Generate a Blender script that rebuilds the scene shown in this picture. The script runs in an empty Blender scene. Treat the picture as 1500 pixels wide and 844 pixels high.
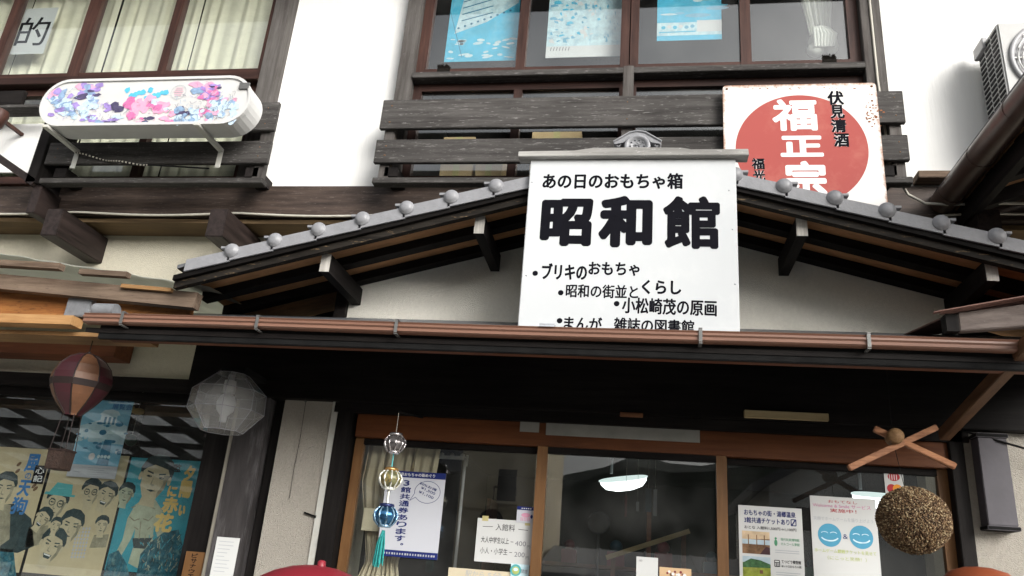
import bpy, bmesh, math, random
from mathutils import Vector, Matrix
R = math.radians
random.seed(7)
SC = bpy.context.scene
COL = SC.collection

# ------------------------------------------------------------------ camera
FPX = 1155.0                       # focal length in pixels of the 1500 px wide photograph
CAM = Vector((0.0, -3.8, 1.55))
pitch, roll, yaw = R(20.57), R(-4.74), R(9.91)
FW = Vector((-math.sin(yaw)*math.cos(pitch), math.cos(yaw)*math.cos(pitch), math.sin(pitch)))
_rt = Vector((math.cos(yaw), math.sin(yaw), 0)); _up = _rt.cross(FW)
RT = _rt*math.cos(roll) - _up*math.sin(roll); UP = RT.cross(FW)
cd = bpy.data.cameras.new('camera'); cam = bpy.data.objects.new('camera', cd); COL.objects.link(cam)
cd.sensor_width = 36.0; cd.lens = FPX/1500.0*36.0; cd.clip_start = 0.02; cd.clip_end = 1000
cam.matrix_world = Matrix(((RT.x, UP.x, -FW.x, CAM.x), (RT.y, UP.y, -FW.y, CAM.y), (RT.z, UP.z, -FW.z, CAM.z), (0, 0, 0, 1)))
SC.camera = cam

# ------------------------------------------------------------------ sky, sun, exposure (bright overcast day)
SUN_EL, SUN_AZ = R(23), R(138)     # azimuth clockwise from +Y: the sun stands behind the camera, well to its right
w = bpy.data.worlds.new('World'); SC.world = w; w.use_nodes = True
nt = w.node_tree; nt.nodes.clear()
sky = nt.nodes.new('ShaderNodeTexSky'); sky.sky_type = 'NISHITA'; sky.sun_disc = False
sky.sun_elevation = SUN_EL; sky.sun_rotation = SUN_AZ
sky.dust_density = 5.0; sky.air_density = 1.0; sky.ozone_density = 1.0
hs = nt.nodes.new('ShaderNodeHueSaturation'); hs.inputs['Saturation'].default_value = 0.22
bg = nt.nodes.new('ShaderNodeBackground'); bg.inputs['Strength'].default_value = 0.15
ow = nt.nodes.new('ShaderNodeOutputWorld')
nt.links.new(sky.outputs[0], hs.inputs['Color']); nt.links.new(hs.outputs[0], bg.inputs['Color']); nt.links.new(bg.outputs[0], ow.inputs['Surface'])
sl = bpy.data.lights.new('sun', 'SUN'); sl.energy = 1.5; sl.angle = R(36); sl.color = (1.0, 0.98, 0.95)
so = bpy.data.objects.new('sun', sl); COL.objects.link(so)
sd = Vector((math.sin(SUN_AZ)*math.cos(SUN_EL), math.cos(SUN_AZ)*math.cos(SUN_EL), math.sin(SUN_EL)))
so.rotation_euler = sd.to_track_quat('Z', 'Y').to_euler()
SC.view_settings.view_transform = 'Standard'; SC.view_settings.look = 'None'
SC.view_settings.exposure = 0.70; SC.view_settings.gamma = 1.0; SC.view_settings.use_curve_mapping = False
SC.render.engine = 'CYCLES'
try:
    SC.cycles.use_denoising = True; SC.cycles.max_bounces = 10; SC.cycles.transparent_max_bounces = 24
    SC.cycles.caustics_reflective = False; SC.cycles.caustics_refractive = False
except Exception:
    pass

# ------------------------------------------------------------------ helpers: picture point -> point on an upright plane of the place
def ray(px, py): return RT*(px-750.0) - UP*(py-422.0) + FW*FPX
def at(px, py, y):
    r = ray(px, py); return CAM + r*((y-CAM.y)/r.y)
def rc(a, b, c, d, y):
    """photo box left, top, right, bottom -> x0, z0, x1, z1 on the plane y"""
    mx, my = (a+c)/2, (b+d)/2
    return at(a, my, y).x, at(mx, d, y).z, at(c, my, y).x, at(mx, b, y).z

# ------------------------------------------------------------------ materials
M = {}
def _nodes(name):
    m = bpy.data.materials.new(name); m.use_nodes = True
    n = m.node_tree.nodes; n.clear()
    o = n.new('ShaderNodeOutputMaterial'); b = n.new('ShaderNodeBsdfPrincipled')
    m.node_tree.links.new(b.outputs[0], o.inputs[0])
    return m, n, m.node_tree.links, b, o
def flat(name, col, rough=0.6, metal=0.0, var=0.12, scale=12.0, bump=0.0, bscale=120.0, stretch=(1, 1, 1), dirt=None, dscale=3.0, damt=0.5, coat=0.0):
    """base colour broken by noise, optional dirt colour in patches, fine bump"""
    m, n, l, b, o = _nodes(name)
    tc = n.new('ShaderNodeTexCoord'); mp = n.new('ShaderNodeMapping'); mp.inputs['Scale'].default_value = stretch
    l.new(tc.outputs['Object'], mp.inputs[0])
    nz = n.new('ShaderNodeTexNoise'); nz.inputs['Scale'].default_value = scale; nz.inputs['Detail'].default_value = 6; nz.inputs['Roughness'].default_value = 0.65
    l.new(mp.outputs[0], nz.inputs['Vector'])
    rp = n.new('ShaderNodeValToRGB'); rp.color_ramp.elements[0].position = 0.3; rp.color_ramp.elements[1].position = 0.7
    lo = tuple(max(0, c*(1-var)) for c in col); hi = tuple(min(1, c*(1+var)) for c in col)
    rp.color_ramp.elements[0].color = lo+(1,); rp.color_ramp.elements[1].color = hi+(1,)
    l.new(nz.outputs['Fac'], rp.inputs[0]); src = rp.outputs[0]
    if dirt:
        n2 = n.new('ShaderNodeTexNoise'); n2.inputs['Scale'].default_value = dscale; n2.inputs['Detail'].default_value = 8; n2.inputs['Roughness'].default_value = 0.7
        l.new(mp.outputs[0], n2.inputs['Vector'])
        r2 = n.new('ShaderNodeValToRGB'); r2.color_ramp.elements[0].position = 0.5; r2.color_ramp.elements[1].position = 0.72
        r2.color_ramp.elements[1].color = (damt,)*3+(1,); r2.color_ramp.elements[0].color = (0, 0, 0, 1)
        l.new(n2.outputs['Fac'], r2.inputs[0])
        mx = n.new('ShaderNodeMixRGB'); mx.inputs['Color2'].default_value = dirt+(1,)
        l.new(r2.outputs[0], mx.inputs['Fac']); l.new(src, mx.inputs['Color1']); src = mx.outputs[0]
    l.new(src, b.inputs['Base Color']); b.inputs['Roughness'].default_value = rough; b.inputs['Metallic'].default_value = metal
    b.inputs['Specular IOR Level'].default_value = 0.04 if name.startswith(('ink', 'print', 'paper', 'poster', 'blob', 'photo', 'curtain', 'soot', 'bristle', 'cable_black', 'dark', 'enamel_red')) else 0.4
    if coat: b.inputs['Coat Weight'].default_value = coat
    if bump:
        n3 = n.new('ShaderNodeTexNoise'); n3.inputs['Scale'].default_value = bscale; n3.inputs['Detail'].default_value = 4
        l.new(mp.outputs[0], n3.inputs['Vector'])
        bp = n.new('ShaderNodeBump'); bp.inputs['Strength'].default_value = bump; bp.inputs['Distance'].default_value = 0.01
        l.new(n3.outputs['Fac'], bp.inputs['Height']); l.new(bp.outputs[0], b.inputs['Normal'])
    M[name] = m; return m
def wood(name, col, dark, axis='x', rough=0.7, grain=9.0, fleck=None, flamt=0.8, flpos=0.6, bump=0.25):
    """grain stretched along an axis, dark streaks, optional pale weathered flecks"""
    m, n, l, b, o = _nodes(name)
    tc = n.new('ShaderNodeTexCoord'); mp = n.new('ShaderNodeMapping'); oi = n.new('ShaderNodeObjectInfo'); va = n.new('ShaderNodeVectorMath'); va.operation = 'MULTIPLY_ADD'
    va.inputs[1].default_value = (1, 1, 1); rm = n.new('ShaderNodeMath'); rm.operation = 'MULTIPLY'; rm.inputs[1].default_value = 37.0; l.new(oi.outputs['Random'], rm.inputs[0]); l.new(tc.outputs['Object'], va.inputs[0]); l.new(rm.outputs[0], va.inputs[2])
    TC = va.outputs[0]
    s = {'x': (0.07, 1, 1), 'y': (1, 0.07, 1), 'z': (1, 1, 0.07)}[axis]
    mp.inputs['Scale'].default_value = s; l.new(TC, mp.inputs[0])
    nz = n.new('ShaderNodeTexNoise'); nz.inputs['Scale'].default_value = grain*4; nz.inputs['Detail'].default_value = 8; nz.inputs['Roughness'].default_value = 0.7
    l.new(mp.outputs[0], nz.inputs['Vector'])
    rp = n.new('ShaderNodeValToRGB'); rp.color_ramp.elements[0].position = 0.32; rp.color_ramp.elements[1].position = 0.68
    rp.color_ramp.elements[0].color = dark+(1,); rp.color_ramp.elements[1].color = col+(1,)
    l.new(nz.outputs['Fac'], rp.inputs[0]); src = rp.outputs[0]
    n4 = n.new('ShaderNodeTexNoise'); n4.inputs['Scale'].default_value = 2.2; n4.inputs['Detail'].default_value = 3
    l.new(TC, n4.inputs['Vector'])
    m4 = n.new('ShaderNodeMixRGB'); m4.blend_type = 'MULTIPLY'; m4.inputs['Fac'].default_value = 0.55
    r4 = n.new('ShaderNodeValToRGB'); r4.color_ramp.elements[0].position = 0.3; r4.color_ramp.elements[1].position = 0.7; r4.color_ramp.elements[0].color = (0.45, 0.45, 0.45, 1); r4.color_ramp.elements[1].color = (1.3, 1.3, 1.3, 1)
    l.new(n4.outputs['Fac'], r4.inputs[0]); l.new(src, m4.inputs['Color1']); l.new(r4.outputs[0], m4.inputs['Color2']); src = m4.outputs[0]
    if fleck:
        mp2 = n.new('ShaderNodeMapping'); mp2.inputs['Scale'].default_value = tuple(0.14 if v < 0.5 else 1 for v in s); l.new(TC, mp2.inputs[0])
        n2 = n.new('ShaderNodeTexNoise'); n2.inputs['Scale'].default_value = 120; n2.inputs['Detail'].default_value = 5; n2.inputs['Roughness'].default_value = 0.75
        l.new(mp2.outputs[0], n2.inputs['Vector'])
        r2 = n.new('ShaderNodeValToRGB'); r2.color_ramp.elements[0].position = flpos; r2.color_ramp.elements[1].position = flpos+0.1
        r2.color_ramp.elements[0].color = (0, 0, 0, 1); r2.color_ramp.elements[1].color = (flamt,)*3+(1,)
        l.new(n2.outputs['Fac'], r2.inputs[0])
        mx = n.new('ShaderNodeMixRGB'); mx.inputs['Color2'].default_value = fleck+(1,)
        l.new(r2.outputs[0], mx.inputs['Fac']); l.new(src, mx.inputs['Color1']); src = mx.outputs[0]
    tn = n.new('ShaderNodeMapRange'); tn.inputs['To Min'].default_value = 0.72; tn.inputs['To Max'].default_value = 1.2; l.new(oi.outputs['Random'], tn.inputs['Value'])
    hv = n.new('ShaderNodeHueSaturation'); l.new(tn.outputs[0], hv.inputs['Value']); l.new(src, hv.inputs['Color']); src = hv.outputs[0]
    l.new(src, b.inputs['Base Color']); b.inputs['Roughness'].default_value = rough; b.inputs['Specular IOR Level'].default_value = 0.08 if name.startswith(('black', 'barge')) else 0.25
    bp = n.new('ShaderNodeBump'); bp.inputs['Strength'].default_value = bump; bp.inputs['Distance'].default_value = 0.006
    l.new(nz.outputs['Fac'], bp.inputs['Height']); l.new(bp.outputs[0], b.inputs['Normal'])
    M[name] = m; return m
def glass(name, tint=(0.95, 0.97, 0.965), ior=1.5, gain=1.0, film=(0.004, 0.05)):
    m, n, l, b, o = _nodes(name); n.remove(b)
    t = n.new('ShaderNodeBsdfTransparent'); t.inputs[0].default_value = tint+(1,)
    g = n.new('ShaderNodeBsdfGlossy'); g.inputs['Roughness'].default_value = 0.0
    # mirror share by angle of incidence, the same from either side of the thin pane
    ge = n.new('ShaderNodeNewGeometry'); dp = n.new('ShaderNodeVectorMath'); dp.operation = 'DOT_PRODUCT'
    l.new(ge.outputs['Incoming'], dp.inputs[0]); l.new(ge.outputs['Normal'], dp.inputs[1])
    def mth(op, a, bb):
        q = n.new('ShaderNodeMath'); q.operation = op; q.use_clamp = True
        for i, v in enumerate((a, bb)):
            if isinstance(v, (int, float)): q.inputs[i].default_value = v
            elif v is not None: l.new(v, q.inputs[i])
        return q.outputs[0]
    ab = n.new('ShaderNodeMath'); ab.operation = 'ABSOLUTE'; l.new(dp.outputs['Value'], ab.inputs[0])
    f0 = ((ior-1)/(ior+1))**2*gain
    fac = mth('ADD', mth('MULTIPLY', mth('POWER', mth('SUBTRACT', 1.0, ab.outputs[0]), 5.0), 1-f0), f0)
    x = n.new('ShaderNodeMixShader'); l.new(fac, x.inputs[0]); l.new(t.outputs[0], x.inputs[1]); l.new(g.outputs[0], x.inputs[2])
    # a faint uneven film of dust
    tc = n.new('ShaderNodeTexCoord'); nz = n.new('ShaderNodeTexNoise'); nz.inputs['Scale'].default_value = 3.0; nz.inputs['Detail'].default_value = 7
    l.new(tc.outputs['Object'], nz.inputs['Vector'])
    rp = n.new('ShaderNodeValToRGB'); rp.color_ramp.elements[0].position = 0.4; rp.color_ramp.elements[1].position = 0.9; rp.color_ramp.elements[0].color = (film[0],)*3+(1,); rp.color_ramp.elements[1].color = (film[1],)*3+(1,)
    l.new(nz.outputs['Fac'], rp.inputs[0])
    d = n.new('ShaderNodeBsdfDiffuse'); d.inputs[0].default_value = (0.6, 0.6, 0.58, 1)
    x2 = n.new('ShaderNodeMixShader'); l.new(rp.outputs[0], x2.inputs[0]); l.new(x.outputs[0], x2.inputs[1]); l.new(d.outputs[0], x2.inputs[2])
    l.new(x2.outputs[0], o.inputs[0]); M[name] = m; return m
def emit(name, col, s):
    m, n, l, b, o = _nodes(name); b.inputs['Base Color'].default_value = (0.8, 0.8, 0.8, 1)
    b.inputs['Emission Color'].default_value = col+(1,); b.inputs['Emission Strength'].default_value = s; M[name] = m
def translucent(name, col, fac=0.6, clear=0.0):
    m, n, l, b, o = _nodes(name); b.inputs['Base Color'].default_value = col+(1,); b.inputs['Roughness'].default_value = 0.35
    t = n.new('ShaderNodeBsdfTranslucent'); t.inputs[0].default_value = col+(1,)
    x = n.new('ShaderNodeMixShader'); x.inputs[0].default_value = fac; l.new(b.outputs[0], x.inputs[1]); l.new(t.outputs[0], x.inputs[2]); l.new(x.outputs[0], o.inputs[0]); M[name] = m
    if clear:
        tr = n.new('ShaderNodeBsdfTransparent'); x2 = n.new('ShaderNodeMixShader'); x2.inputs[0].default_value = clear
        l.new(x.outputs[0], x2.inputs[1]); l.new(tr.outputs[0], x2.inputs[2]); l.new(x2.outputs[0], o.inputs[0])

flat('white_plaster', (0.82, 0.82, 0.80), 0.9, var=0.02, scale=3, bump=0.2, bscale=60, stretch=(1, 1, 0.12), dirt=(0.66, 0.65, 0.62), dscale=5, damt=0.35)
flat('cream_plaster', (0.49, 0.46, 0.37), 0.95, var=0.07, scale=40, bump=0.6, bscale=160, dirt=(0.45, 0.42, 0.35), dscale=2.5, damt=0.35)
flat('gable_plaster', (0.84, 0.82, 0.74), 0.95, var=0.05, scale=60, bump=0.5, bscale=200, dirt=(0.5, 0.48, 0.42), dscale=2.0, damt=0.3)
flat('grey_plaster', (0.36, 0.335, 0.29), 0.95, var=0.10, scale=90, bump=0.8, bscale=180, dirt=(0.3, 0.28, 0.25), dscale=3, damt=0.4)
wood('black_wood_x', (0.016, 0.014, 0.013), (0.006, 0.005, 0.005), 'x', 0.6)
wood('black_wood_y', (0.022, 0.019, 0.018), (0.007, 0.006, 0.006), 'y', 0.6)
wood('black_wood_z', (0.018, 0.016, 0.015), (0.007, 0.006, 0.006), 'z', 0.6)
wood('barge_wood', (0.028, 0.024, 0.020), (0.008, 0.007, 0.006), 'x', 0.55, fleck=(0.30, 0.21, 0.12), flamt=0.7, flpos=0.60)
wood('girder_wood', (0.0788, 0.0562, 0.0450), (0.0195, 0.0142, 0.0120), 'x', 0.55, fleck=(0.17, 0.14, 0.13), flamt=0.5, flpos=0.58)
wood('beam_wood', (0.0360, 0.0252, 0.0228), (0.0084, 0.0060, 0.0054), 'y', 0.5)
wood('board_grey', (0.0858, 0.0811, 0.0764), (0.0312, 0.0281, 0.0265), 'x', 0.85, fleck=(0.30, 0.29, 0.28), flamt=0.6, flpos=0.58, bump=0.5)
wood('post_grey_z', (0.1200, 0.1125, 0.1050), (0.0525, 0.0450, 0.0413), 'z', 0.85, fleck=(0.32, 0.31, 0.30), flamt=0.5, flpos=0.62)
wood('sash_z', (0.0723, 0.0340, 0.0255), (0.0255, 0.0110, 0.0085), 'z', 0.5)
wood('sash_x', (0.0680, 0.0314, 0.0238), (0.0238, 0.0102, 0.0076), 'x', 0.5)
wood('soffit_wood', (0.5750, 0.3105, 0.1495), (0.3680, 0.1955, 0.0920), 'x', 0.7)
wood('soffit_pale', (0.15, 0.10, 0.05), (0.10, 0.065, 0.035), 'x', 0.8)
wood('end_grain', (0.62, 0.60, 0.56), (0.30, 0.28, 0.25), 'z', 0.9, fleck=(0.15, 0.13, 0.12), flamt=0.8, flpos=0.62)
wood('raw_wood_x', (0.3744, 0.1728, 0.0540), (0.2160, 0.0756, 0.0216), 'x', 0.6, fleck=(0.06, 0.025, 0.012), flamt=0.85, flpos=0.56)
wood('yellow_wood_x', (0.42, 0.25, 0.11), (0.26, 0.13, 0.05), 'x', 0.6)
wood('red_wood_x', (0.17, 0.060, 0.026), (0.09, 0.028, 0.012), 'x', 0.6)
wood('old_batten', (0.2250, 0.1650, 0.1200), (0.0900, 0.0600, 0.0413), 'x', 0.85, fleck=(0.05, 0.035, 0.03), flamt=0.8, flpos=0.60)
wood('brace_wood', (0.1360, 0.0723, 0.0382), (0.0595, 0.0298, 0.0153), 'y', 0.6, fleck=(0.25, 0.2, 0.16), flamt=0.3, flpos=0.66)
wood('flaked_wood', (0.24, 0.20, 0.18), (0.12, 0.095, 0.085), 'x', 0.8, fleck=(0.7, 0.68, 0.66), flamt=0.9, flpos=0.70)
wood('fascia_wood', (0.030, 0.015, 0.011), (0.014, 0.008, 0.006), 'x', 0.6)
wood('door_wood_z', (0.1980, 0.1018, 0.0413), (0.1375, 0.0660, 0.0248), 'z', 0.45)
wood('door_wood_x', (0.1500, 0.0525, 0.0175), (0.0950, 0.0300, 0.0100), 'x', 0.45)
flat('pillar_wood', (0.028, 0.025, 0.025), 0.75, var=0.5, scale=14, stretch=(1, 1, 0.15), bump=0.3, bscale=60, dirt=(0.17, 0.16, 0.165), dscale=9, damt=0.85)
wood('cedar_stick', (0.3360, 0.1600, 0.0800), (0.1200, 0.0480, 0.0224), 'x', 0.7, grain=16)
wood('cedar_log', (0.40, 0.24, 0.11), (0.16, 0.08, 0.035), 'y', 0.7, grain=18)
wood('pale_strip', (0.55, 0.45, 0.26), (0.42, 0.33, 0.18), 'x', 0.7)
wood('grey_cap', (0.3672, 0.3611, 0.3427), (0.1958, 0.1897, 0.1775), 'x', 0.9, fleck=(0.7, 0.69, 0.67), flamt=0.7, flpos=0.6)
flat('tile_grey', (0.235, 0.238, 0.250), 0.38, var=0.10, scale=25, bump=0.15, bscale=90, dirt=(0.20, 0.20, 0.21), dscale=9, damt=0.5)
flat('tile_dark', (0.10, 0.105, 0.115), 0.40, var=0.2, scale=20, dirt=(0.2, 0.2, 0.2), dscale=9, damt=0.5)
flat('gutter_brown', (0.1968, 0.1025, 0.0697), 0.38, var=0.08, scale=6, stretch=(0.2, 1, 1), dirt=(0.12, 0.06, 0.045), dscale=5, damt=0.5)
flat('gutter_dark', (0.075, 0.048, 0.038), 0.30, var=0.2, scale=6, dirt=(0.035, 0.026, 0.022), dscale=4, damt=0.7)
flat('zinc', (0.17, 0.175, 0.185), 0.5, var=0.25, scale=20)
flat('steel', (0.15, 0.15, 0.145), 0.5, metal=0.5, var=0.15, scale=40)
flat('chrome', (0.75, 0.76, 0.78), 0.15, metal=1.0, var=0.05)
flat('sign_white', (0.54, 0.56, 0.57), 0.5, var=0.02, scale=2, dirt=(0.72, 0.72, 0.70), dscale=4, damt=0.3)
flat('ink_black', (0.006, 0.006, 0.009), 0.55, var=0.2)
flat('ink_navy', (0.020, 0.030, 0.14), 0.6, var=0.1)
flat('ink_white', (0.74, 0.74, 0.74), 0.6, var=0.02)
flat('ink_red', (0.45, 0.05, 0.06), 0.6, var=0.1)
flat('ink_grey', (0.20, 0.20, 0.22), 0.6, var=0.1)
flat('ink_pale_grey', (0.42, 0.44, 0.47), 0.6, var=0.1)
flat('ink_green', (0.10, 0.30, 0.17), 0.6, var=0.1)
flat('ink_lime', (0.45, 0.52, 0.16), 0.6, var=0.3, scale=20)
flat('ink_teal', (0.10, 0.40, 0.42), 0.6, var=0.1)
flat('ink_blue', (0.05, 0.18, 0.42), 0.6, var=0.15)
flat('ink_orange', (0.75, 0.30, 0.05), 0.6, var=0.1)
flat('ink_yellow', (0.75, 0.55, 0.20), 0.6, var=0.1)
flat('ink_brown', (0.16, 0.09, 0.05), 0.6, var=0.2)
flat('logo_blue', (0.06, 0.30, 0.46), 0.6, var=0.05)
flat('paper', (0.60, 0.61, 0.60), 0.8, var=0.02, scale=4, bump=0.1, bscale=12)
flat('paper_cool', (0.54, 0.555, 0.60), 0.7, var=0.02, scale=4, bump=0.1, bscale=10)
flat('paper_old', (0.5242, 0.4493, 0.2902), 0.85, var=0.12, scale=6, bump=0.25, bscale=14, dirt=(0.40, 0.31, 0.18), dscale=5, damt=0.6)
flat('paper_cream', (0.62, 0.55, 0.40), 0.85, var=0.05, scale=6)
flat('paper_tan', (0.60, 0.42, 0.25), 0.85, var=0.08, scale=6)
flat('tape', (0.50, 0.44, 0.20), 0.5, var=0.1)
flat('poster_teal', (0.0469, 0.3094, 0.3937), 0.75, var=0.22, scale=5, bump=0.2, bscale=12, dirt=(0.16, 0.42, 0.46), dscale=4, damt=0.5)
flat('poster_blue', (0.2112, 0.4992, 0.6912), 0.7, var=0.15, scale=5, bump=0.2, bscale=8, dirt=(0.45, 0.66, 0.78), dscale=3, damt=0.6)
flat('poster_blue_dark', (0.06, 0.22, 0.36), 0.7, var=0.3, scale=18)
flat('poster_blue_pale', (0.50, 0.68, 0.76), 0.7, var=0.15, scale=14)
flat('poster_sky', (0.10, 0.55, 0.80), 0.7, var=0.2, scale=6, dirt=(0.35, 0.75, 0.88), dscale=4, damt=0.7)
flat('poster_foam', (0.62, 0.80, 0.88), 0.7, var=0.2, scale=22, dirt=(0.25, 0.50, 0.68), dscale=16, damt=0.8)
flat('print_skin', (0.50, 0.44, 0.30), 0.8, var=0.10, scale=30)
flat('print_skin_teal', (0.40, 0.44, 0.33), 0.8, var=0.22, scale=14)
flat('print_dark', (0.035, 0.055, 0.06), 0.8, var=0.4, scale=30)
flat('print_teal_dark', (0.02, 0.10, 0.14), 0.8, var=0.7, scale=26, dirt=(0.20, 0.34, 0.32), dscale=30, damt=0.8)
flat('print_mid', (0.27, 0.25, 0.18), 0.8, var=0.4, scale=20)
flat('photo_indoor', (0.20, 0.12, 0.07), 0.6, var=0.7, scale=14)
flat('photo_roof', (0.55, 0.42, 0.28), 0.6, var=0.3, scale=14)
flat('photo_field', (0.24, 0.28, 0.05), 0.6, var=0.5, scale=18, dirt=(0.40, 0.36, 0.15), dscale=12, damt=0.7)
flat('photo_hill', (0.06, 0.13, 0.06), 0.6, var=0.5, scale=40)
flat('photo_sky', (0.42, 0.52, 0.58), 0.6, var=0.15, scale=20)
flat('blob_violet', (0.30, 0.22, 0.50), 0.5, var=0.3, scale=30)
flat('blob_pink', (0.55, 0.16, 0.33), 0.5, var=0.25, scale=30)
flat('blob_rose', (0.66, 0.32, 0.44), 0.5, var=0.15, scale=30)
flat('blob_blue', (0.10, 0.42, 0.62), 0.5, var=0.15, scale=30)
flat('blob_steel', (0.22, 0.32, 0.46), 0.5, var=0.35, scale=40)
flat('blob_pale', (0.46, 0.58, 0.68), 0.5, var=0.15, scale=30)
flat('blob_dark', (0.08, 0.07, 0.13), 0.5, var=0.3, scale=30)
flat('curtain_cream', (0.80, 0.765, 0.60), 0.9, var=0.05, scale=20, bump=0.2, bscale=300)
flat('curtain_beige', (0.56, 0.48, 0.34), 0.9, var=0.08, scale=20, bump=0.2, bscale=300)
flat('curtain_white', (0.72, 0.72, 0.66), 0.9, var=0.05, scale=20)
flat('plastic_white', (0.5928, 0.5928, 0.5772), 0.35, var=0.03, scale=8, dirt=(0.6, 0.58, 0.54), dscale=6, damt=0.35)
flat('box_white', (0.54, 0.54, 0.53), 0.4, var=0.03, scale=8, dirt=(0.44, 0.43, 0.40), dscale=6, damt=0.35)
flat('casing_grey', (0.42, 0.42, 0.41), 0.45, var=0.04, scale=8, dirt=(0.32, 0.31, 0.29), dscale=6, damt=0.4)
flat('strip_grey', (0.24, 0.24, 0.22), 0.6, var=0.12, scale=10)
flat('plastic_grey', (0.3600, 0.3600, 0.3680), 0.4, var=0.05)
flat('bracket_white', (0.52, 0.52, 0.48), 0.5, var=0.1, scale=30, dirt=(0.35, 0.30, 0.22), dscale=30, damt=0.5)
flat('conduit_cream', (0.34, 0.315, 0.26), 0.6, var=0.1)
flat('cable_cream', (0.46, 0.44, 0.38), 0.6, var=0.1)
flat('cable_black', (0.015, 0.015, 0.015), 0.5, var=0.1)
flat('bristle', (0.018, 0.016, 0.014), 0.95, var=0.5, scale=150, bump=1.0, bscale=300)
flat('balloon_maroon', (0.0450, 0.0112, 0.0150), 0.45, var=0.2, scale=10)
flat('balloon_tan', (0.1375, 0.0633, 0.0319), 0.45, var=0.25, scale=10)
flat('balloon_band', (0.018, 0.010, 0.009), 0.6, var=0.2)
flat('wicker', (0.0275, 0.0143, 0.0094), 0.8, var=0.5, scale=60, bump=0.8, bscale=120)
flat('red_paint', (0.2310, 0.0193, 0.0303), 0.42, var=0.10, scale=6, dirt=(0.30, 0.05, 0.06), dscale=5, damt=0.6)
flat('orange_paint', (0.2200, 0.0525, 0.0200), 0.5, var=0.12, scale=6, dirt=(0.30, 0.08, 0.04), dscale=5, damt=0.6)
flat('slate_box', (0.060, 0.055, 0.065), 0.55, var=0.15, scale=9, dirt=(0.10, 0.09, 0.10), dscale=6, damt=0.5)
flat('soot', (0.012, 0.012, 0.012), 0.7, var=0.3)
flat('teal_tassel', (0.0280, 0.3220, 0.3080), 0.7, var=0.25, scale=60)
flat('jar_gold', (0.4960, 0.2880, 0.1040), 0.3, metal=0.7, var=0.2)
flat('jar_white', (0.70, 0.71, 0.64), 0.18, metal=0.35, var=0.15, scale=40)
flat('jar_silver', (0.55, 0.52, 0.52), 0.15, metal=0.9, var=0.2, scale=40)
flat('jar_blue', (0.04, 0.13, 0.26), 0.12, metal=0.75, var=0.5, scale=50)
flat('jar_smoke', (0.12, 0.11, 0.11), 0.2, metal=0.5, var=0.5, scale=60)
flat('jar_olive', (0.1400, 0.1400, 0.0700), 0.3, metal=0.2, var=0.6, scale=50, dirt=(0.5, 0.3, 0.06), dscale=30, damt=0.8)
flat('jar_pale_blue', (0.24, 0.38, 0.50), 0.25, metal=0.6, var=0.4, scale=60)
flat('jar_navy', (0.020, 0.030, 0.10), 0.3, metal=0.4, var=0.2)
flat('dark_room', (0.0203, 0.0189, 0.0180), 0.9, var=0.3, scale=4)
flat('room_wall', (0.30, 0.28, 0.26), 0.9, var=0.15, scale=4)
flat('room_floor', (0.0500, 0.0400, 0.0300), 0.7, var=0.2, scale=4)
flat('cardboard', (0.55, 0.40, 0.22), 0.85, var=0.1, scale=8)
flat('toy_red', (0.1800, 0.0180, 0.0270), 0.5); flat('toy_green', (0.0225, 0.1575, 0.0900), 0.4); flat('toy_yellow', (0.2475, 0.1800, 0.0225), 0.5); flat('toy_blue', (0.0180, 0.0630, 0.0990), 0.5)
flat('ground_soil', (0.48, 0.47, 0.44), 0.95, var=0.2, scale=3)
flat('asphalt', (0.055, 0.055, 0.057), 0.9, var=0.25, scale=40, bump=0.6, bscale=180)
flat('hill_green', (0.0210, 0.0330, 0.0180), 0.95, var=0.5, scale=0.35, bump=1.0, bscale=0.8)
flat('opposite_beige', (0.80, 0.70, 0.50), 0.9, var=0.1, scale=3)
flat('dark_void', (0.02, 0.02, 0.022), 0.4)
flat('copper_sheet', (0.17, 0.085, 0.065), 0.55, var=0.25, scale=18, dirt=(0.10, 0.045, 0.035), dscale=10, damt=0.7)
flat('rust', (0.22, 0.08, 0.03), 0.85, var=0.4, scale=30)
glass('pane_glass', gain=3.0); glass('door_glass', gain=1.4); glass('shop_glass', gain=2.1); glass('lamp_glass', (0.86, 0.87, 0.88), 1.45, film=(0.12, 0.30))
translucent('polycarbonate', (0.52, 0.53, 0.47), 0.55, 0.0)
translucent('clear_polycarbonate', (0.70, 0.72, 0.72), 0.6, 0.55)
translucent('lamp_film', (0.62, 0.63, 0.64), 0.6)
emit('lamp_lit', (0.97, 1.0, 1.0), 2.4); emit('lamp_ring', (0.85, 1.0, 0.97), 0.6)
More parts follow.
